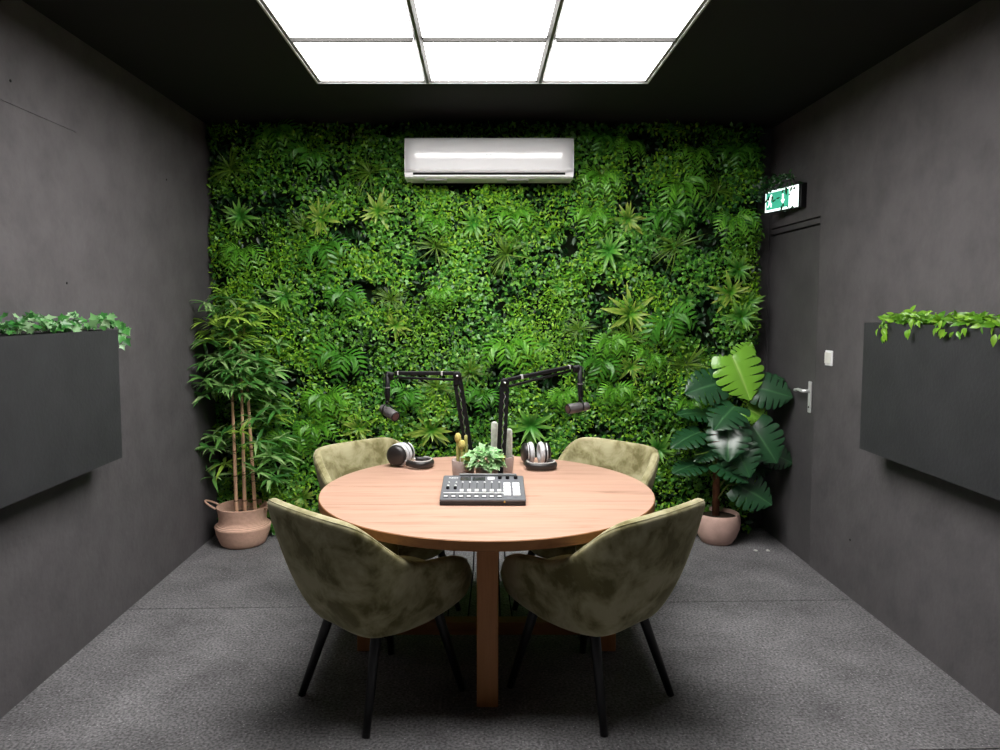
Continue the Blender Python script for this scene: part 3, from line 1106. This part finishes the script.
def tbox(mb, u0, u1, v0, v1, z0, z1, bev=0.):
    mb.box((*on(u0, v0)[:2], z0), (*on(u1, v1)[:2], z1), TOP, bev)
for u0, u1 in ((.215, .345), (.365, .525)):
    b = MB(); tbox(b, u0, u1, .76, .92, 0.0002, .0022, .0008); b.obj('screen', M_scr, top)
b = MB(); tbox(b, .20, .92, .955, .998, .0002, .010, .002); b.obj('rear_ridge', mat('ridge_grey', (.2, .21, .215), .35), top)
b = MB(); tbox(b, .555, .640, .80, .90, .0002, .0035, .001); b.obj('label_button', M_btn, top)
for u in (.708, .803, .905):
    b = MB(); b.lathe([(.009, 0.0002), (.0085, .012), (.007, .013)], 18, TOP @ T(*on(u, .86))); b.obj('knob', M_black, top)
for u in (.075, .165):
    b = MB(); b.lathe([(.0055, 0.0002), (.005, .005)], 14, TOP @ T(*on(u, .53))); b.obj('round_button', M_btn, top)
    b = MB(); b.lathe([(.0075, 0.0002), (.007, .010), (.006, .011)], 16, TOP @ T(*on(u, .42))); b.obj('knob', M_black, top)
    b = MB(); b.lathe([(.004, 0.0002), (.0035, .003)], 12, TOP @ T(*on(u + .005, .68))); b.obj('small_button', M_btn, top)
for i in range(6):
    u = .245 + .090 * i
    b = MB(); tbox(b, u - .006, u + .006, .30, .66, .0002, .001); b.obj('fader_slot', M_mixd, top)
    b = MB(); tbox(b, u - .022, u + .022, .275, .335, .001, .009, .0015); b.obj('fader_cap', M_btn, top)
    b = MB(); b.lathe([(.0045, 0.0002), (.004, .003)], 12, TOP @ T(*on(u + .003, .69))); b.obj('small_button', M_btn, top)
b = MB(); tbox(b, .03, .78, .245, .262, .0002, .0010); b.obj('stripe', M_btn, top)
for i in range(8):
    u = .065 + .090 * i
    b = MB(); tbox(b, u - .032, u + .032, .065, .215, .0002, .003, .0008); k_ = b.obj('channel_button', mat('dark_button', (.06, .06, .065), .4) if i == 0 else bpy.data.materials['dark_button'], top)
    b = MB(); tbox(b, u - .022, u + .022, .085, .125, .003, .0034); b.obj('button_print', M_btn, k_)
for u in (.79, .90):
    for k in range(4):
        b = MB(); tbox(b, u - .042, u + .042, .135 + .135 * k, .238 + .135 * k, .0002, .006, .0015); b.obj('pad', M_btn, top)
b = MB()
b.lathe([(.004, 0), (.004, .004)], 12, T(.093, D0 + .002, .018) @ Rx(PI / 2))
b.obj('headphone_jack', mat('brass', (.7, .5, .12), .3, 1.), mx)
# small maker's lettering
cu = bpy.data.curves.new('lettering', 'FONT')
cu.body = 'R\u00d8DE'
cu.size = .016
cu.extrude = .0003
to = bpy.data.objects.new('lettering', cu)
COL.objects.link(to)
bpy.context.view_layer.update()
me = bpy.data.meshes.new_from_object(to.evaluated_get(bpy.context.evaluated_depsgraph_get()))
bpy.data.objects.remove(to)
lo = bpy.data.objects.new('lettering', me)
COL.objects.link(lo)
me.materials.append(M_btn)
me.transform(TOP @ T(*on(.07, .86, .0006)))
lo.parent = top

# ================================================================== HEADPHONES
M_hp = mat('headphone_black', (.018, .016, .016), .38)
M_pad = mat('silver_velour', (.58, .58, .60), .5, sheen=.4)
def headphones(loc, rot, lab, spread):
    h = thing('headphones', lab, 'headphones', loc, rot, 'headphones on the table')
    cz, r = .056, .050
    for s in (-1, 1):
        b = MB()
        M = T(0, s * spread, cz) @ Rx(-s * PI / 2)
        b.lathe([(r * .93, .0), (r, .004), (r, .016), (r * .93, .027), (r * .7, .035), (r * .35, .038), (.004, .038)], 36, M)
        cup = b.obj('ear_cup', M_hp, h)
        b = MB()
        # ring cushion on the inner face
        b.tube([M @ Vector((math.cos(t) * (r - .008), math.sin(t) * (r - .008), -.008)) for t in [2 * PI * k / 32 for k in range(32)]], .0125, 10, True)
        b.obj('ear_cushion', M_pad, cup)
        b = MB()
        # fork that holds the cup
        b.tube([M @ Vector((math.cos(t) * (r + .006), math.sin(t) * (r + .006), .012)) for t in [PI / 2 + (-.5 + k / 14) * PI for k in range(15)]] if False else
               [Vector((math.cos(t) * (r + .007), s * (spread + .012), cz + math.sin(t) * (r + .006) )) for t in [-1.15 + 2.3 * k / 14 for k in range(15)]], .0028, 8)
        b.obj('fork', M_chrome, cup)
    band = []
    for k in range(25):
        t = -PI / 2 + PI * k / 24
        band.append((.062 + .098 * math.cos(t), (spread + .016 + .028 * math.cos(t)) * math.sin(t) * (1.0 + .35 * math.cos(t)), .024 - .004 * math.cos(t)))
    b = MB()
    b.tube(band, .0125, 12, flat=1.3)
    hb = b.obj('headband', M_hp, h)
    b = MB()
    b.tube([(x * 1.0, y * 1.0, z + .0165) for x, y, z in band[3:-3]], .004, 8)
    b.obj('band_trim', mat('grey_stitching', (.42, .41, .40), .5), hb)
    for s in (-1, 1):
        b = MB()
        b.tube([(.048, s * (spread + .014), cz - .022), (.062, s * (spread + .016), .026)], .005, 8)
        b.obj('slider', M_chrome, hb)
    h.scale = (1.1, 1.1, 1.1)
    return h
headphones((-.425, 3.845, TZ), math.radians(-22), 'black and silver headphones lying on the table, band turned towards the cactus pots', .026)
headphones((.300, 3.875, TZ), math.radians(-82), 'black and silver headphones lying on the table, band loop facing the camera', .034)

# ================================================================== POTS ON THE TABLE
def pot_shell(mb, r0, r1, h, t=.006, M=None):
    mb.lathe([(r0 * .96, 0), (r0, .004), (r1, h - .003), (r1 - .002, h), (r1 - t, h - .001), (r1 - t - .001, h - .018), (.002, h - .018)], 36, M)

def rib(n, d):
    return lambda t: 1 - d + d * math.cos(n * t)

def column(mb, base, h, r, n=14, d=.10):
    prof = [(r * .8, 0), (r * .95, h * .08), (r, h * .3), (r * 1.02, h * .6), (r, h * .85 - r * .2), (r * .92, h - r * .45), (r * .68, h - r * .16), (r * .3, h - r * .02), (.001, h)]
    mb.lathe(prof, 42, T(*base), rib(n, d))

M_cactus = noise_mat('hairy_white_cactus', (.44, .47, .40), (.60, .62, .56), 60, .8, .4, 200, sheen=.5)
M_ycactus = noise_mat('pale_yellow_cactus', (.34, .34, .10), (.50, .46, .16), 70, .8, .3, 200)
M_gold = noise_mat('golden_spines', (.46, .38, .10), (.62, .54, .18), 120, .8, .5, 220)
pc = thing('potted_cactus', 'small greige pot with slender yellow-tipped cacti, beside the table ivy', 'potted plant', (-.080, 3.485, TZ), 0, 'greige cactus pots')
b = MB(); pot_shell(b, .050, .058, .108); b.obj('pot', M_pot, pc)
b = MB(); b.lathe([(.042, .085), (.042, .093), (.02, .095), (.001, .095)], 24); b.obj('soil', M_soil, pc)
for (x, y, h, r) in ((-.026, .004, .142, .009), (-.006, -.010, .110, .008), (.012, .012, .150, .008)):
    b = MB(); column(b, (x, y, .0945), h - .02, r, 10, .12); st = b.obj('stem', M_ycactus, pc)
    if h < .145:
        b = MB(); b.lathe([(.004, 0), (.0125, .006), (.0165, .020), (.015, .036), (.009, .047), (.001, .050)], 24, T(x, y, .090 + h - .045), rib(12, .08)); b.obj('golden_crown', M_gold, st)
pc2 = thing('potted_cactus', 'small greige pot with two tall white columnar cacti, beside the table ivy', 'potted plant', (.108, 3.565, TZ), 0, 'greige cactus pots')
b = MB(); pot_shell(b, .052, .061, .110); b.obj('pot', M_pot, pc2)
b = MB(); b.lathe([(.044, .087), (.044, .095), (.02, .097), (.001, .097)], 24); b.obj('soil', M_soil, pc2)
for (x, y, h, r) in ((-.036, .004, .185, .0175), (.034, -.004, .152, .0175)):
    b = MB(); column(b, (x, y, .094), h, r); b.obj('column', M_cactus, pc2)

pi_ = thing('potted_ivy', 'bushy variegated ivy with cream-edged leaves between the two cactus pots', 'potted plant', (.022, 3.425, TZ))
b = MB(); pot_shell(b, .036, .046, .085); b.obj('pot', M_pot, pi_)
b = MB(); b.lathe([(.038, .062), (.038, .070), (.001, .072)], 24); b.obj('soil', M_soil, pi_)
G_var = leaf_mat('variegated_ivy', [(.12, .32, .10), (.22, .44, .16), (.08, .24, .06)], .40, .2, attr=((.52, .66, .40), [(.55, 0.), (1., 1.)]))
r = random.Random(4)
P, D, N, Sz = [], [], [], []
stems = MB()
for k in range(150):
    a = r.uniform(0, 2 * PI)
    e = math.asin(r.uniform(-.25, 1))
    rad = r.uniform(.65, 1.05)
    p = Vector((math.cos(a) * math.cos(e) * .080 * rad, math.sin(a) * math.cos(e) * .062 * rad, .110 + math.sin(e) * .068 * rad))
    dv = Vector((math.cos(a), math.sin(a), .1 - .7 * (1 - math.sin(e))))
    P.append(p); D.append(dv + Vector((r.gauss(0, .4), r.gauss(0, .4), r.gauss(0, .3))))
    N.append((math.cos(a) * .5 + r.gauss(0, .3), math.sin(a) * .5 - .4 + r.gauss(0, .3), 1)); Sz.append(r.uniform(.030, .050))
    if k % 6 == 0:
        stems.tube([(0, 0, .065), (p.x * .4, p.y * .4, .105), tuple(p)], .0013, 5)
fo = MB(); scatter(fo, IVY, np.array(P), np.array(D), np.array(N), np.array(Sz)); fo.obj('foliage', G_var, pi_, attr=True)
stems.obj('stems', mat('ivy_stem', (.12, .18, .05), .6), pi_)
P, D, N, Sz = [], [], [], []
for sx in (-1, 1):
    for k in range(7):
        P.append((sx * (.062 + .010 * r.random()), -.012 + r.gauss(0, .012), .092 + .030 * r.random() + (.02 if sx > 0 else 0)))
        D.append((sx * r.uniform(.2, 1), -.3, r.uniform(-.2, 1))); N.append((sx * .3, -1, .5)); Sz.append(r.uniform(.03, .042))
fo = MB(); scatter(fo, OVAL, np.array(P), np.array(D), np.array(N), np.array(Sz)); fo.obj('olive_leaves', leaf_mat('olive_yellow', [(.20, .20, .02), (.30, .30, .04), (.12, .16, .02)], .4, .2), pi_)

# ================================================================== MICROPHONE ARMS
def mic_arm(name_label, base, elbow, end, drop, lab):
    root = thing('microphone_boom', lab, 'microphone stand', (base[0], base[1], TZ), 0, 'black boom arms on the table')
    L = lambda p: Vector((p[0] - base[0], p[1] - base[1], p[2] - TZ))
    e, n_, d = L(elbow), L(end), L(drop)
    s = 1 if n_.x > 0 else -1
    b = MB()
    b.lathe([(.022, 0), (.022, .012), (.019, .016), (.014, .018), (.013, .070), (.010, .074)], 24)
    b.obj('desk_mount', M_black, root)
    pin = Vector((0, 0, .070))
    b = MB()
    off = Vector((s * .0125, 0, 0))
    b.bar(pin - off, e - off + Vector((0, 0, -.005)), .021, .018, up=(0, 1, 0), bev=.003)
    b.bar(pin + off + Vector((0, 0, .012)), e + off + Vector((0, 0, -.025)), .018, .015, up=(0, 1, 0), bev=.003)
    lo_ = b.obj('lower_arm', M_black, root)
    b = MB()
    for k in range(26):
        pass
    q = [(pin + (e - pin) * t) + Vector((math.cos(t * 60) * .004 + s * .001, -.010 + math.sin(t * 60) * .003, 0)) for t in [.12 + .76 * i / 160 for i in range(161)]]
    b.tube(q, .0016, 5)
    b.obj('spring', mat('spring_grey', (.30, .30, .30), .35, .8) if 'spring_grey' not in bpy.data.materials else bpy.data.materials['spring_grey'], lo_)
    b = MB()
    b.lathe([(.016, -.015), (.021, -.012), (.021, .012), (.016, .015)], 24, T(*e) @ Rx(PI / 2))
    b.box((-.014, -.013, -.045), (.014, .013, .0), T(*e) @ Ry(0), .004)
    el = b.obj('elbow_joint', M_black, root)
    b = MB()
    b.lathe([(.005, 0), (.0045, .004)], 12, T(e.x, e.y - .0155, e.z) @ Rx(PI / 2))
    b.obj('bolt', M_chrome, el)
    a0 = e + Vector((s * .010, 0, .012))
    a1 = n_ + Vector((-s * .02, 0, .004))
    b = MB()
    b.bar(a0, a1, .019, .019, bev=.003)
    b.bar(e + Vector((s * .014, 0, -.020)), n_ + Vector((-s * .03, 0, -.018)), .012, .0115, bev=.002)
    b.obj('upper_arm', M_black, root)
    for t0, t1 in ((.20, .23), (.93, .95)):
        b = MB()
        b.bar(a0 + (a1 - a0) * t0, a0 + (a1 - a0) * t1, .0205, .0205)
        b.obj('clip', mat('pale_clip', (.5, .5, .5), .4) if 'pale_clip' not in bpy.data.materials else bpy.data.materials['pale_clip'], root)
    b = MB()
    b.box((-.024, -.011, -.026), (.018, .011, .010), T(*n_) @ Ry(s * -.2), .005)
    b.lathe([(.013, -.013), (.015, -.010), (.015, .010), (.013, .013)], 20, T(n_.x, n_.y, n_.z - .006) @ Rx(PI / 2))
    b.obj('head_joint', M_black, root)
    b = MB()
    top_ = n_ + Vector((s * .014, 0, .004))
    b.tube([top_, top_ + (d - top_) * .72, d], [.0130, .0125, .009], 12)
    dp = b.obj('drop_tube', M_black, root)
    b = MB()
    b.tube([top_ + (d - top_) * (.50) + Vector((0, 0, .003)), top_ + (d - top_) * .50 - Vector((0, 0, .003))], .0150, 12)
    b.obj('collar', mat('dark_grey_collar', (.10, .095, .095), .4) if 'dark_grey_collar' not in bpy.data.materials else bpy.data.materials['dark_grey_collar'], dp)
    b = MB()
    c0 = top_
    b.tube([c0 + Vector((s * .016, -.008, -.002)), c0.lerp(d, .4) + Vector((s * .020, -.010, 0)), c0.lerp(d, .8) + Vector((s * .012, -.008, 0)), d + Vector((s * .006, -.006, .004))], .0022, 6)
    b.obj('mic_cable', M_black, root)
    return root
mic_arm('', (-.048, 3.575, TZ), (-.112, 3.57, 1.266), (-.443, 3.60, 1.272), (-.458, 3.60, 1.132), 'black boom arm reaching over the headphones towards the bamboo plant')
mic_arm('', (.100, 3.470, TZ), (.120, 3.50, 1.240), (.482, 3.61, 1.305), (.500, 3.61, 1.132), 'black boom arm reaching towards the monstera plant')

M_mic = mat('mic_grey', (.085, .078, .080), .42)
M_grille = mat('mic_grille', (.10, .055, .055), .45, .3)
def microphone(loc, d, lab, L=.135):
    m = thing('microphone', lab, 'microphone', loc, 0, 'studio microphones on the boom arms')
    d = Vector(d).normalized()
    M = d.to_track_quat('Z', 'Y').to_matrix().to_4x4()
    r = .0245
    b = MB()
    b.lathe([(r * .55, -L * .46), (r * .78, -L * .44), (r * .84, -L * .38), (r * .84, -L * .20), (r * .70, -L * .18), (r * .70, -L * .14), (r, -L * .11), (r * 1.02, L * .05), (r * 1.02, L * .40), (r * .95, L * .43), (r * .86, L * .435)], 28, M)
    body = b.obj('body', M_mic, m)
    b = MB()
    b.lathe([(r * .84, L * .425), (r * .84, L * .445), (r * .5, L * .45), (.001, L * .45)], 24, M)
    b.obj('front_grille', M_grille, body)
    b = MB()
    b.tube([M @ Vector((math.cos(t) * r * .90, math.sin(t) * r * .90, L * .44)) for t in [2 * PI * k / 24 for k in range(24)]], .0022, 6, True)
    b.obj('front_ring', M_black, body)
    # yoke: bracket from the drop tube to the two sides
    side = d.cross(Vector((0, 0, 1))).normalized()
    up = side.cross(d)
    b = MB()
    pts = [side * (r + .004) * math.cos(t) + Vector((0, 0, 1)) * ((r + .012) * math.sin(t)) - d * (L * .12) for t in [-.25 + (PI + .5) * k / 16 for k in range(17)]]
    b.tube(pts, .0032, 8, flat=1.)
    b.tube([Vector((0, 0, r + .010)) - d * (L * .12), Vector((0, 0, r + .026)) - d * (L * .12)], .008, 12)
    b.obj('yoke', M_black, m)
    b = MB()
    b.tube([-d * L * .44, -d * (L * .58) + Vector((0, 0, -.010)), -d * (L * .45) + Vector((0, 0, -.034)), d * .0 + Vector((0, -.01, -.040)), -d * .01 + Vector((0, 0, -.024))], .0022, 6)
    b.obj('cable_loop', M_black, m)
    return m
microphone((-.450, 3.58, 1.083), (.55, -.62, -.22), 'dark grey studio microphone above the headphones, on the arm nearer the bamboo')
microphone((.486, 3.60, 1.104), (-.86, -.42, -.06), 'dark grey studio microphone on the arm nearer the monstera')

# ================================================================== BAMBOO IN BASKET
bm = thing('potted_bamboo', 'tall artificial bamboo in a pale pink woven belly basket in the corner', 'potted plant', (-1.610, 4.865, 0))
b = MB()
b.lathe([(.130, 0), (.146, .010), (.160, .040), (.176, .085), (.182, .118), (.186, .128), (.182, .136), (.160, .150), (.156, .175), (.160, .215), (.168, .255), (.170, .262), (.165, .266), (.160, .262), (.152, .215), (.148, .18), (.003, .18)], 48)
bk = b.obj('basket', M_basket, bm)
for s in (-1, 1):
    b = MB()
    pts = []
    for k in range(15):
        t = PI * k / 14
        pts.append((s * (.163 + .085 * math.sin(t)), .045 * math.cos(t) - .01, .252 + .045 * math.sin(t) * (1 if s < 0 else .75)))
    b.tube(pts, .0065, 8)
    b.obj('handle', M_basket, bk)
b = MB()
b.lathe([(.146, .181), (.146, .192), (.08, .198), (.001, .198)], 32)
b.obj('soil', mat('brown_filler', (.10, .06, .035), .95), bm)
M_cane = noise_mat('bamboo_cane', (.70, .39, .24), (.88, .55, .37), 6, .5, .1, 30, stretch=(4, 4, 1))
M_node = mat('cane_node', (.26, .13, .07), .6)
G_bam = leaf_mat('bamboo_green', [(.055, .20, .04), (.09, .29, .055), (.20, .43, .10), (.42, .60, .26)], .30, .25)
G_bam2 = leaf_mat('bamboo_young', [(.34, .58, .07), (.45, .66, .10), (.22, .46, .06)], .34, .25)
r = random.Random(12)
BL = strap_leaf(.085, 6, .38, .30, 0, .36)
canes = [((-.030, -.030), (-.055, -.01), 1.54), ((.030, -.045), (.020, -.03), 1.60), ((.092, -.020), (.030, .01), 1.57)]
def cluster(mb, p, n, ln_, out, r):
    P, D, N, Sz = [], [], [], []
    for k in range(n):
        a = r.uniform(0, 2 * PI)
        dv = Vector((math.cos(a), math.sin(a) * .8 - .15, r.uniform(-.15, .65))) + out * .55
        P.append(p); D.append(dv); N.append((r.gauss(0, .25), -.35, 1)); Sz.append(ln_ * r.uniform(.65, 1.15))
    scatter(mb, BL, np.array([tuple(q) for q in P]), np.array([tuple(q) for q in D]), np.array(N), np.array(Sz))
tw = []
for ci, ((x0, y0), (x1, y1), h) in enumerate(canes):
    pts, rad = [], []
    K = 24
    for k in range(K + 1):
        t = k / K
        pts.append(Vector((x0 + (x1 - x0) * t, y0 + (y1 - y0) * t, .19 + (h - .19) * t)))
        rad.append(.0135 * (1 - .55 * t))
    b = MB(); b.tube(pts, rad, 10)
    cn_ = b.obj('cane', M_cane, bm)
    b = MB()
    for k in range(2, K, 3):
        b.tube([pts[k] - Vector((0, 0, .004)), pts[k] + Vector((0, 0, .004))], rad[k] * 1.16, 10)
    b.obj('cane_nodes', M_node, cn_)
    lf, ly, twg = MB(), MB(), MB()
    # upper crown is thick, below it only side sprays
    spec_ = []
    for k in range(36):
        spec_.append((r.uniform(1.0, 1.63), r.uniform(.04, .27), 8))
    for k in range(14):
        spec_.append((r.uniform(.45, 1.02), r.uniform(.12, .30), 7))
    for (z, d_, n_) in spec_:
        a = r.uniform(0, 2 * PI)
        t = min(1., (z - .19) / (h - .19))
        c = pts[min(K, int(t * K))]
        tgt = Vector((c.x * .8 + math.cos(a) * d_ * 1.0, c.y + math.sin(a) * d_ * .55 - .03, z + r.uniform(-.02, .08)))
        tgt.x = max(tgt.x, -.205); tgt.x = min(tgt.x, .30)
        tgt.y = min(tgt.y, .07)
        if z < 1.0 and abs(tgt.x - .03) < .11:
            tgt.x = .03 + (.15 if tgt.x > .03 else -.15) * r.uniform(.9, 1.5)
            tgt.y = r.uniform(-.05, .08)
        tgt.x = max(tgt.x, -.195)
        twg.tube([c, c.lerp(tgt, .5) + Vector((0, 0, .02)), tgt], .0018, 5)
        out = (tgt - c); out.z = 0
        out = out.normalized() if out.length > .01 else Vector((0, -1, 0))
        if tgt.x < -.16:
            out = Vector((.1, -1, 0))
        young = (z > 1.35 and r.random() < .40) or r.random() < .10
        cluster(ly if young else lf, tgt, n_, .150, out, r)
    if ci == 1:
        cluster(ly, Vector((x1, -.08, .78)), 7, .12, Vector((0, -1, 0)), r)
        cluster(ly, Vector((x1 + .04, -.08, .70)), 5, .11, Vector((.3, -1, -.3)), r)
    for mbx in (lf, ly):
        for i_, v in enumerate(mbx.v):
            if v[0] < -.250:
                mbx.v[i_] = (-.250 + (v[0] + .250) * .08, v[1], v[2])
    twg.obj('twigs', mat('twig_green', (.07, .12, .03), .6) if 'twig_green' not in bpy.data.materials else bpy.data.materials['twig_green'], cn_)
    lf.obj('foliage', G_bam, cn_)
    ly.obj('young_foliage', G_bam2, cn_)['label'] = 'yellow-green young leaves'

# ================================================================== MONSTERA
mo = thing('potted_monstera', 'artificial monstera with big split leaves in a pale pink pot by the door', 'potted plant', (1.620, 4.895, 0))
b = MB()
b.lathe([(.085, 0), (.102, .006), (.128, .050), (.146, .100), (.153, .145), (.150, .180), (.143, .204), (.138, .207), (.133, .202), (.136, .17), (.003, .168)], 48)
b.obj('pot', M_pink, mo)
b = MB(); b.lathe([(.132, .169), (.132, .178), (.06, .186), (.001, .187)], 32); b.obj('soil', M_soil, mo)
M_trunk = noise_mat('coir_pole', (.10, .035, .018), (.22, .085, .04), 30, .95, .8, 60, stretch=(1, 1, .5))
b = MB()
b.tube([(-.010, .0, .17), (-.014, .0, .6), (-.018, -.005, 1.05)], [.024, .023, .020], 14)
b.obj('moss_pole', M_trunk, mo)
M_pet = mat('petiole_green', (.13, .17, .03), .5)

def monstera_leaf(nl=5, wd=.56):
    """length 1 along +y from the stalk joint; lobes cut in from the edge"""
    mb = MB()
    ks = [0, .17, .34, .46, .64, .84, 1.0]
    for s in (-1, 1):
        for l in range(nl + 1):
            c = (l + .5) / (nl + 1)
            hv = .5 / (nl + 1)
            rows_ = []
            for q in range(5):
                v0 = c - hv + 2 * hv * q / 4
                row = []
                for ss in ks:
                    cut = max(0., (ss - .34) / .66)
                    shr = 1 - ((.12, .40, .26, .42, .30, .08)[l] * cut ** .9)
                    v = c + (v0 - c) * shr
                    # half width along the leaf; heart shaped base, drawn tip
                    wv = wd * max(.04, math.sin(PI * min(1, (v0 * .86 + .14)) ** .78)) ** .7
                    rnd = 1 - .06 * abs((q - 2) / 2) ** 2 * cut
                    x = s * wv * ss * rnd
                    y = v + .20 * ss * (1 - .75 * v) - (.30 * ss * (1 - v) ** 4) - .06 * ss ** 2
                    z = (.14, .10, .12, .09, .11, .10)[l] * ss * (1 - ss * .8) - .22 * y * y - .10 * (ss * wv) ** 2 * 2
                    row.append((x, y, z))
                rows_.append(row)
            m_ = len(ks)
            vs = [p for row in rows_ for p in row]
            fs = []
            for q in range(4):
                for k in range(m_ - 1):
                    f = (q * m_ + k, q * m_ + k + 1, (q + 1) * m_ + k + 1, (q + 1) * m_ + k)
                    fs.append(f if s > 0 else tuple(reversed(f)))
            mb.add(vs, fs, True, [k for row in rows_ for k in ks])
    return mb
G_mon = mat('monstera_green', (.012, .060, .022), .33, spec=.8, coat=.2)
G_monl = mat('monstera_light', (.16, .36, .035), .30, coat=.2)
for m_, lite, dark in ((G_mon, (.06, .17, .065), (.016, .075, .026)), (G_monl, (.34, .56, .12), (.19, .44, .04))):
    a = nd(m_, 'ShaderNodeAttribute', attribute_name='along')
    rr = ramp(m_, [(.0, lite), (.10, dark), (1., dark)])
    ln(m_, a, 'Fac', rr, 'Fac'); ln(m_, rr, 'Color', bsdf(m_), 'Base Color')
leafA = monstera_leaf()
meshes = {}
def mleaf(x, y, z, L, deg, lean, roll=0., light=False, nrm=(-.35, -.72, .58)):
    """centre x,y,z relative to the pot; deg: way the tip points seen from the front (0 right, -90 down); lean: tip toward viewer"""
    key = light
    if key not in meshes:
        o = leafA.obj('leaf', G_monl if light else G_mon, mo, attr=True)
        meshes[key] = o
    else:
        o = meshes[key].copy()
        COL.objects.link(o)
    a = math.radians(deg)
    d = Vector((math.cos(a), -lean, math.sin(a))).normalized()
    n = Vector(nrm)
    n = (n - d * n.dot(d)).normalized()
    n = Matrix.Rotation(math.radians(roll), 3, d) @ n
    xx = d.cross(n)
    base = Vector((x, y, z)) - d * L * .45
    M = Matrix(((xx.x, d.x, n.x, base.x), (xx.y, d.y, n.y, base.y), (xx.z, d.z, n.z, base.z), (0, 0, 0, 1)))
    o.matrix_local = M @ Matrix.Diagonal((L, L, L, 1))
    b = MB()
    st = Vector((-.015, 0, max(.25, min(1.02, base.z - .16))))
    b.tube([st, st.lerp(base, .55) + Vector((0, .0, .05)), base], [.006, .005, .004], 7)
    b.obj('petiole', M_pet, mo)
# (x rel, y rel, z, length, direction, lean)
mleaf(.080, -.16, 1.165, .30, -70, .45, 0, True, (-.15, -.85, .45))
mleaf(.15, -.02, 1.29, .16, 60, .2, 0, True, (0, -1, .2))
mleaf(-.145, -.14, 1.085, .24, 190, .3, -15)
mleaf(.275, -.18, 1.06, .23, -10, .5, 10)
mleaf(-.040, -.24, .915, .24, -150, .7, 0)
mleaf(-.025, -.25, .765, .26, -105, .7, 0)
mleaf(.215, -.22, .735, .27, -60, .6, 0)
mleaf(.30, -.04, 1.15, .20, 5, .1, 0, False, (0, -.3, 1))
mleaf(.215, -.10, .90, .15, -30, .4, 0, True)
mleaf(-.245, -.10, .745, .23, 195, .3, 0, False, (0, -.3, 1))
mleaf(.060, -.24, .640, .24, -75, .7, 10)
mleaf(.345, -.16, .625, .17, -15, .4, 0)
mleaf(.020, -.20, .545, .22, -20, .6, 0, False, (0, -.3, 1))
mleaf(-.235, -.08, .545, .20, 185, .3, 0, False, (0, -.3, 1))
mleaf(.165, -.20, .395, .24, -25, .5, 0)
mleaf(-.17, -.02, .90, .22, 170, .1, 0, False, (0, -.3, 1))
mleaf(.24, -.02, .52, .20, 10, .1, 0, False, (0, -.3, 1))
mleaf(-.12, -.10, .64, .17, 200, .2, 0, False, (0, -.3, 1))
mleaf(.10, .02, .78, .2, 60, .0, 0)
b = MB()
b.tube([(-.02, 0, .52), (-.08, -.08, .64), (-.21, -.16, .635)], [.008, .010, .003], 8)
b.obj('rolled_leaf', mat('rolled_leaf_green', (.20, .36, .06), .4), mo)

# two white crumbs on the floor by the pot
for i, (x, y) in enumerate(((1.815, 4.70), (1.895, 4.70))):
    b = MB()
    rr = random.Random(i)
    b.lathe([(.006, 0), (.012, .003), (.011, .008), (.004, .011)], 7, T(x, y, 0) @ Rz(i), lambda t: 1 + .25 * math.sin(3 * t + i))
    tag(b.obj('crumb', M_cream), ('small white crumb on the floor just beside the monstera pot', 'small white crumb on the floor nearer the door')[i], 'crumb', 'white crumbs on the floor')

# ================================================================== CAMERA, WORLD, VIEW
cam = bpy.data.cameras.new('camera')
cam.sensor_width = 36
cam.lens = 36 * .730
cam.shift_x = .020
cam.shift_y = -.0139
cam.clip_start = .05
co = bpy.data.objects.new('camera', cam)
COL.objects.link(co)
co.location = (0, 0, 1.6)
co.rotation_euler = (math.radians(90 - 4.2), 0, 0)
S.camera = co
wd_ = bpy.data.worlds.new('world')
S.world = wd_
wd_.use_nodes = True
wd_.node_tree.nodes['Background'].inputs[0].default_value = (0, 0, 0, 1)
wd_.node_tree.nodes['Background'].inputs[1].default_value = 0
S.view_settings.view_transform = 'Standard'
S.view_settings.look = 'None'
S.view_settings.exposure = 0.4
S.view_settings.gamma = 1
S.view_settings.use_curve_mapping = False
S.cycles.max_bounces = 6
S.cycles.use_denoising = True
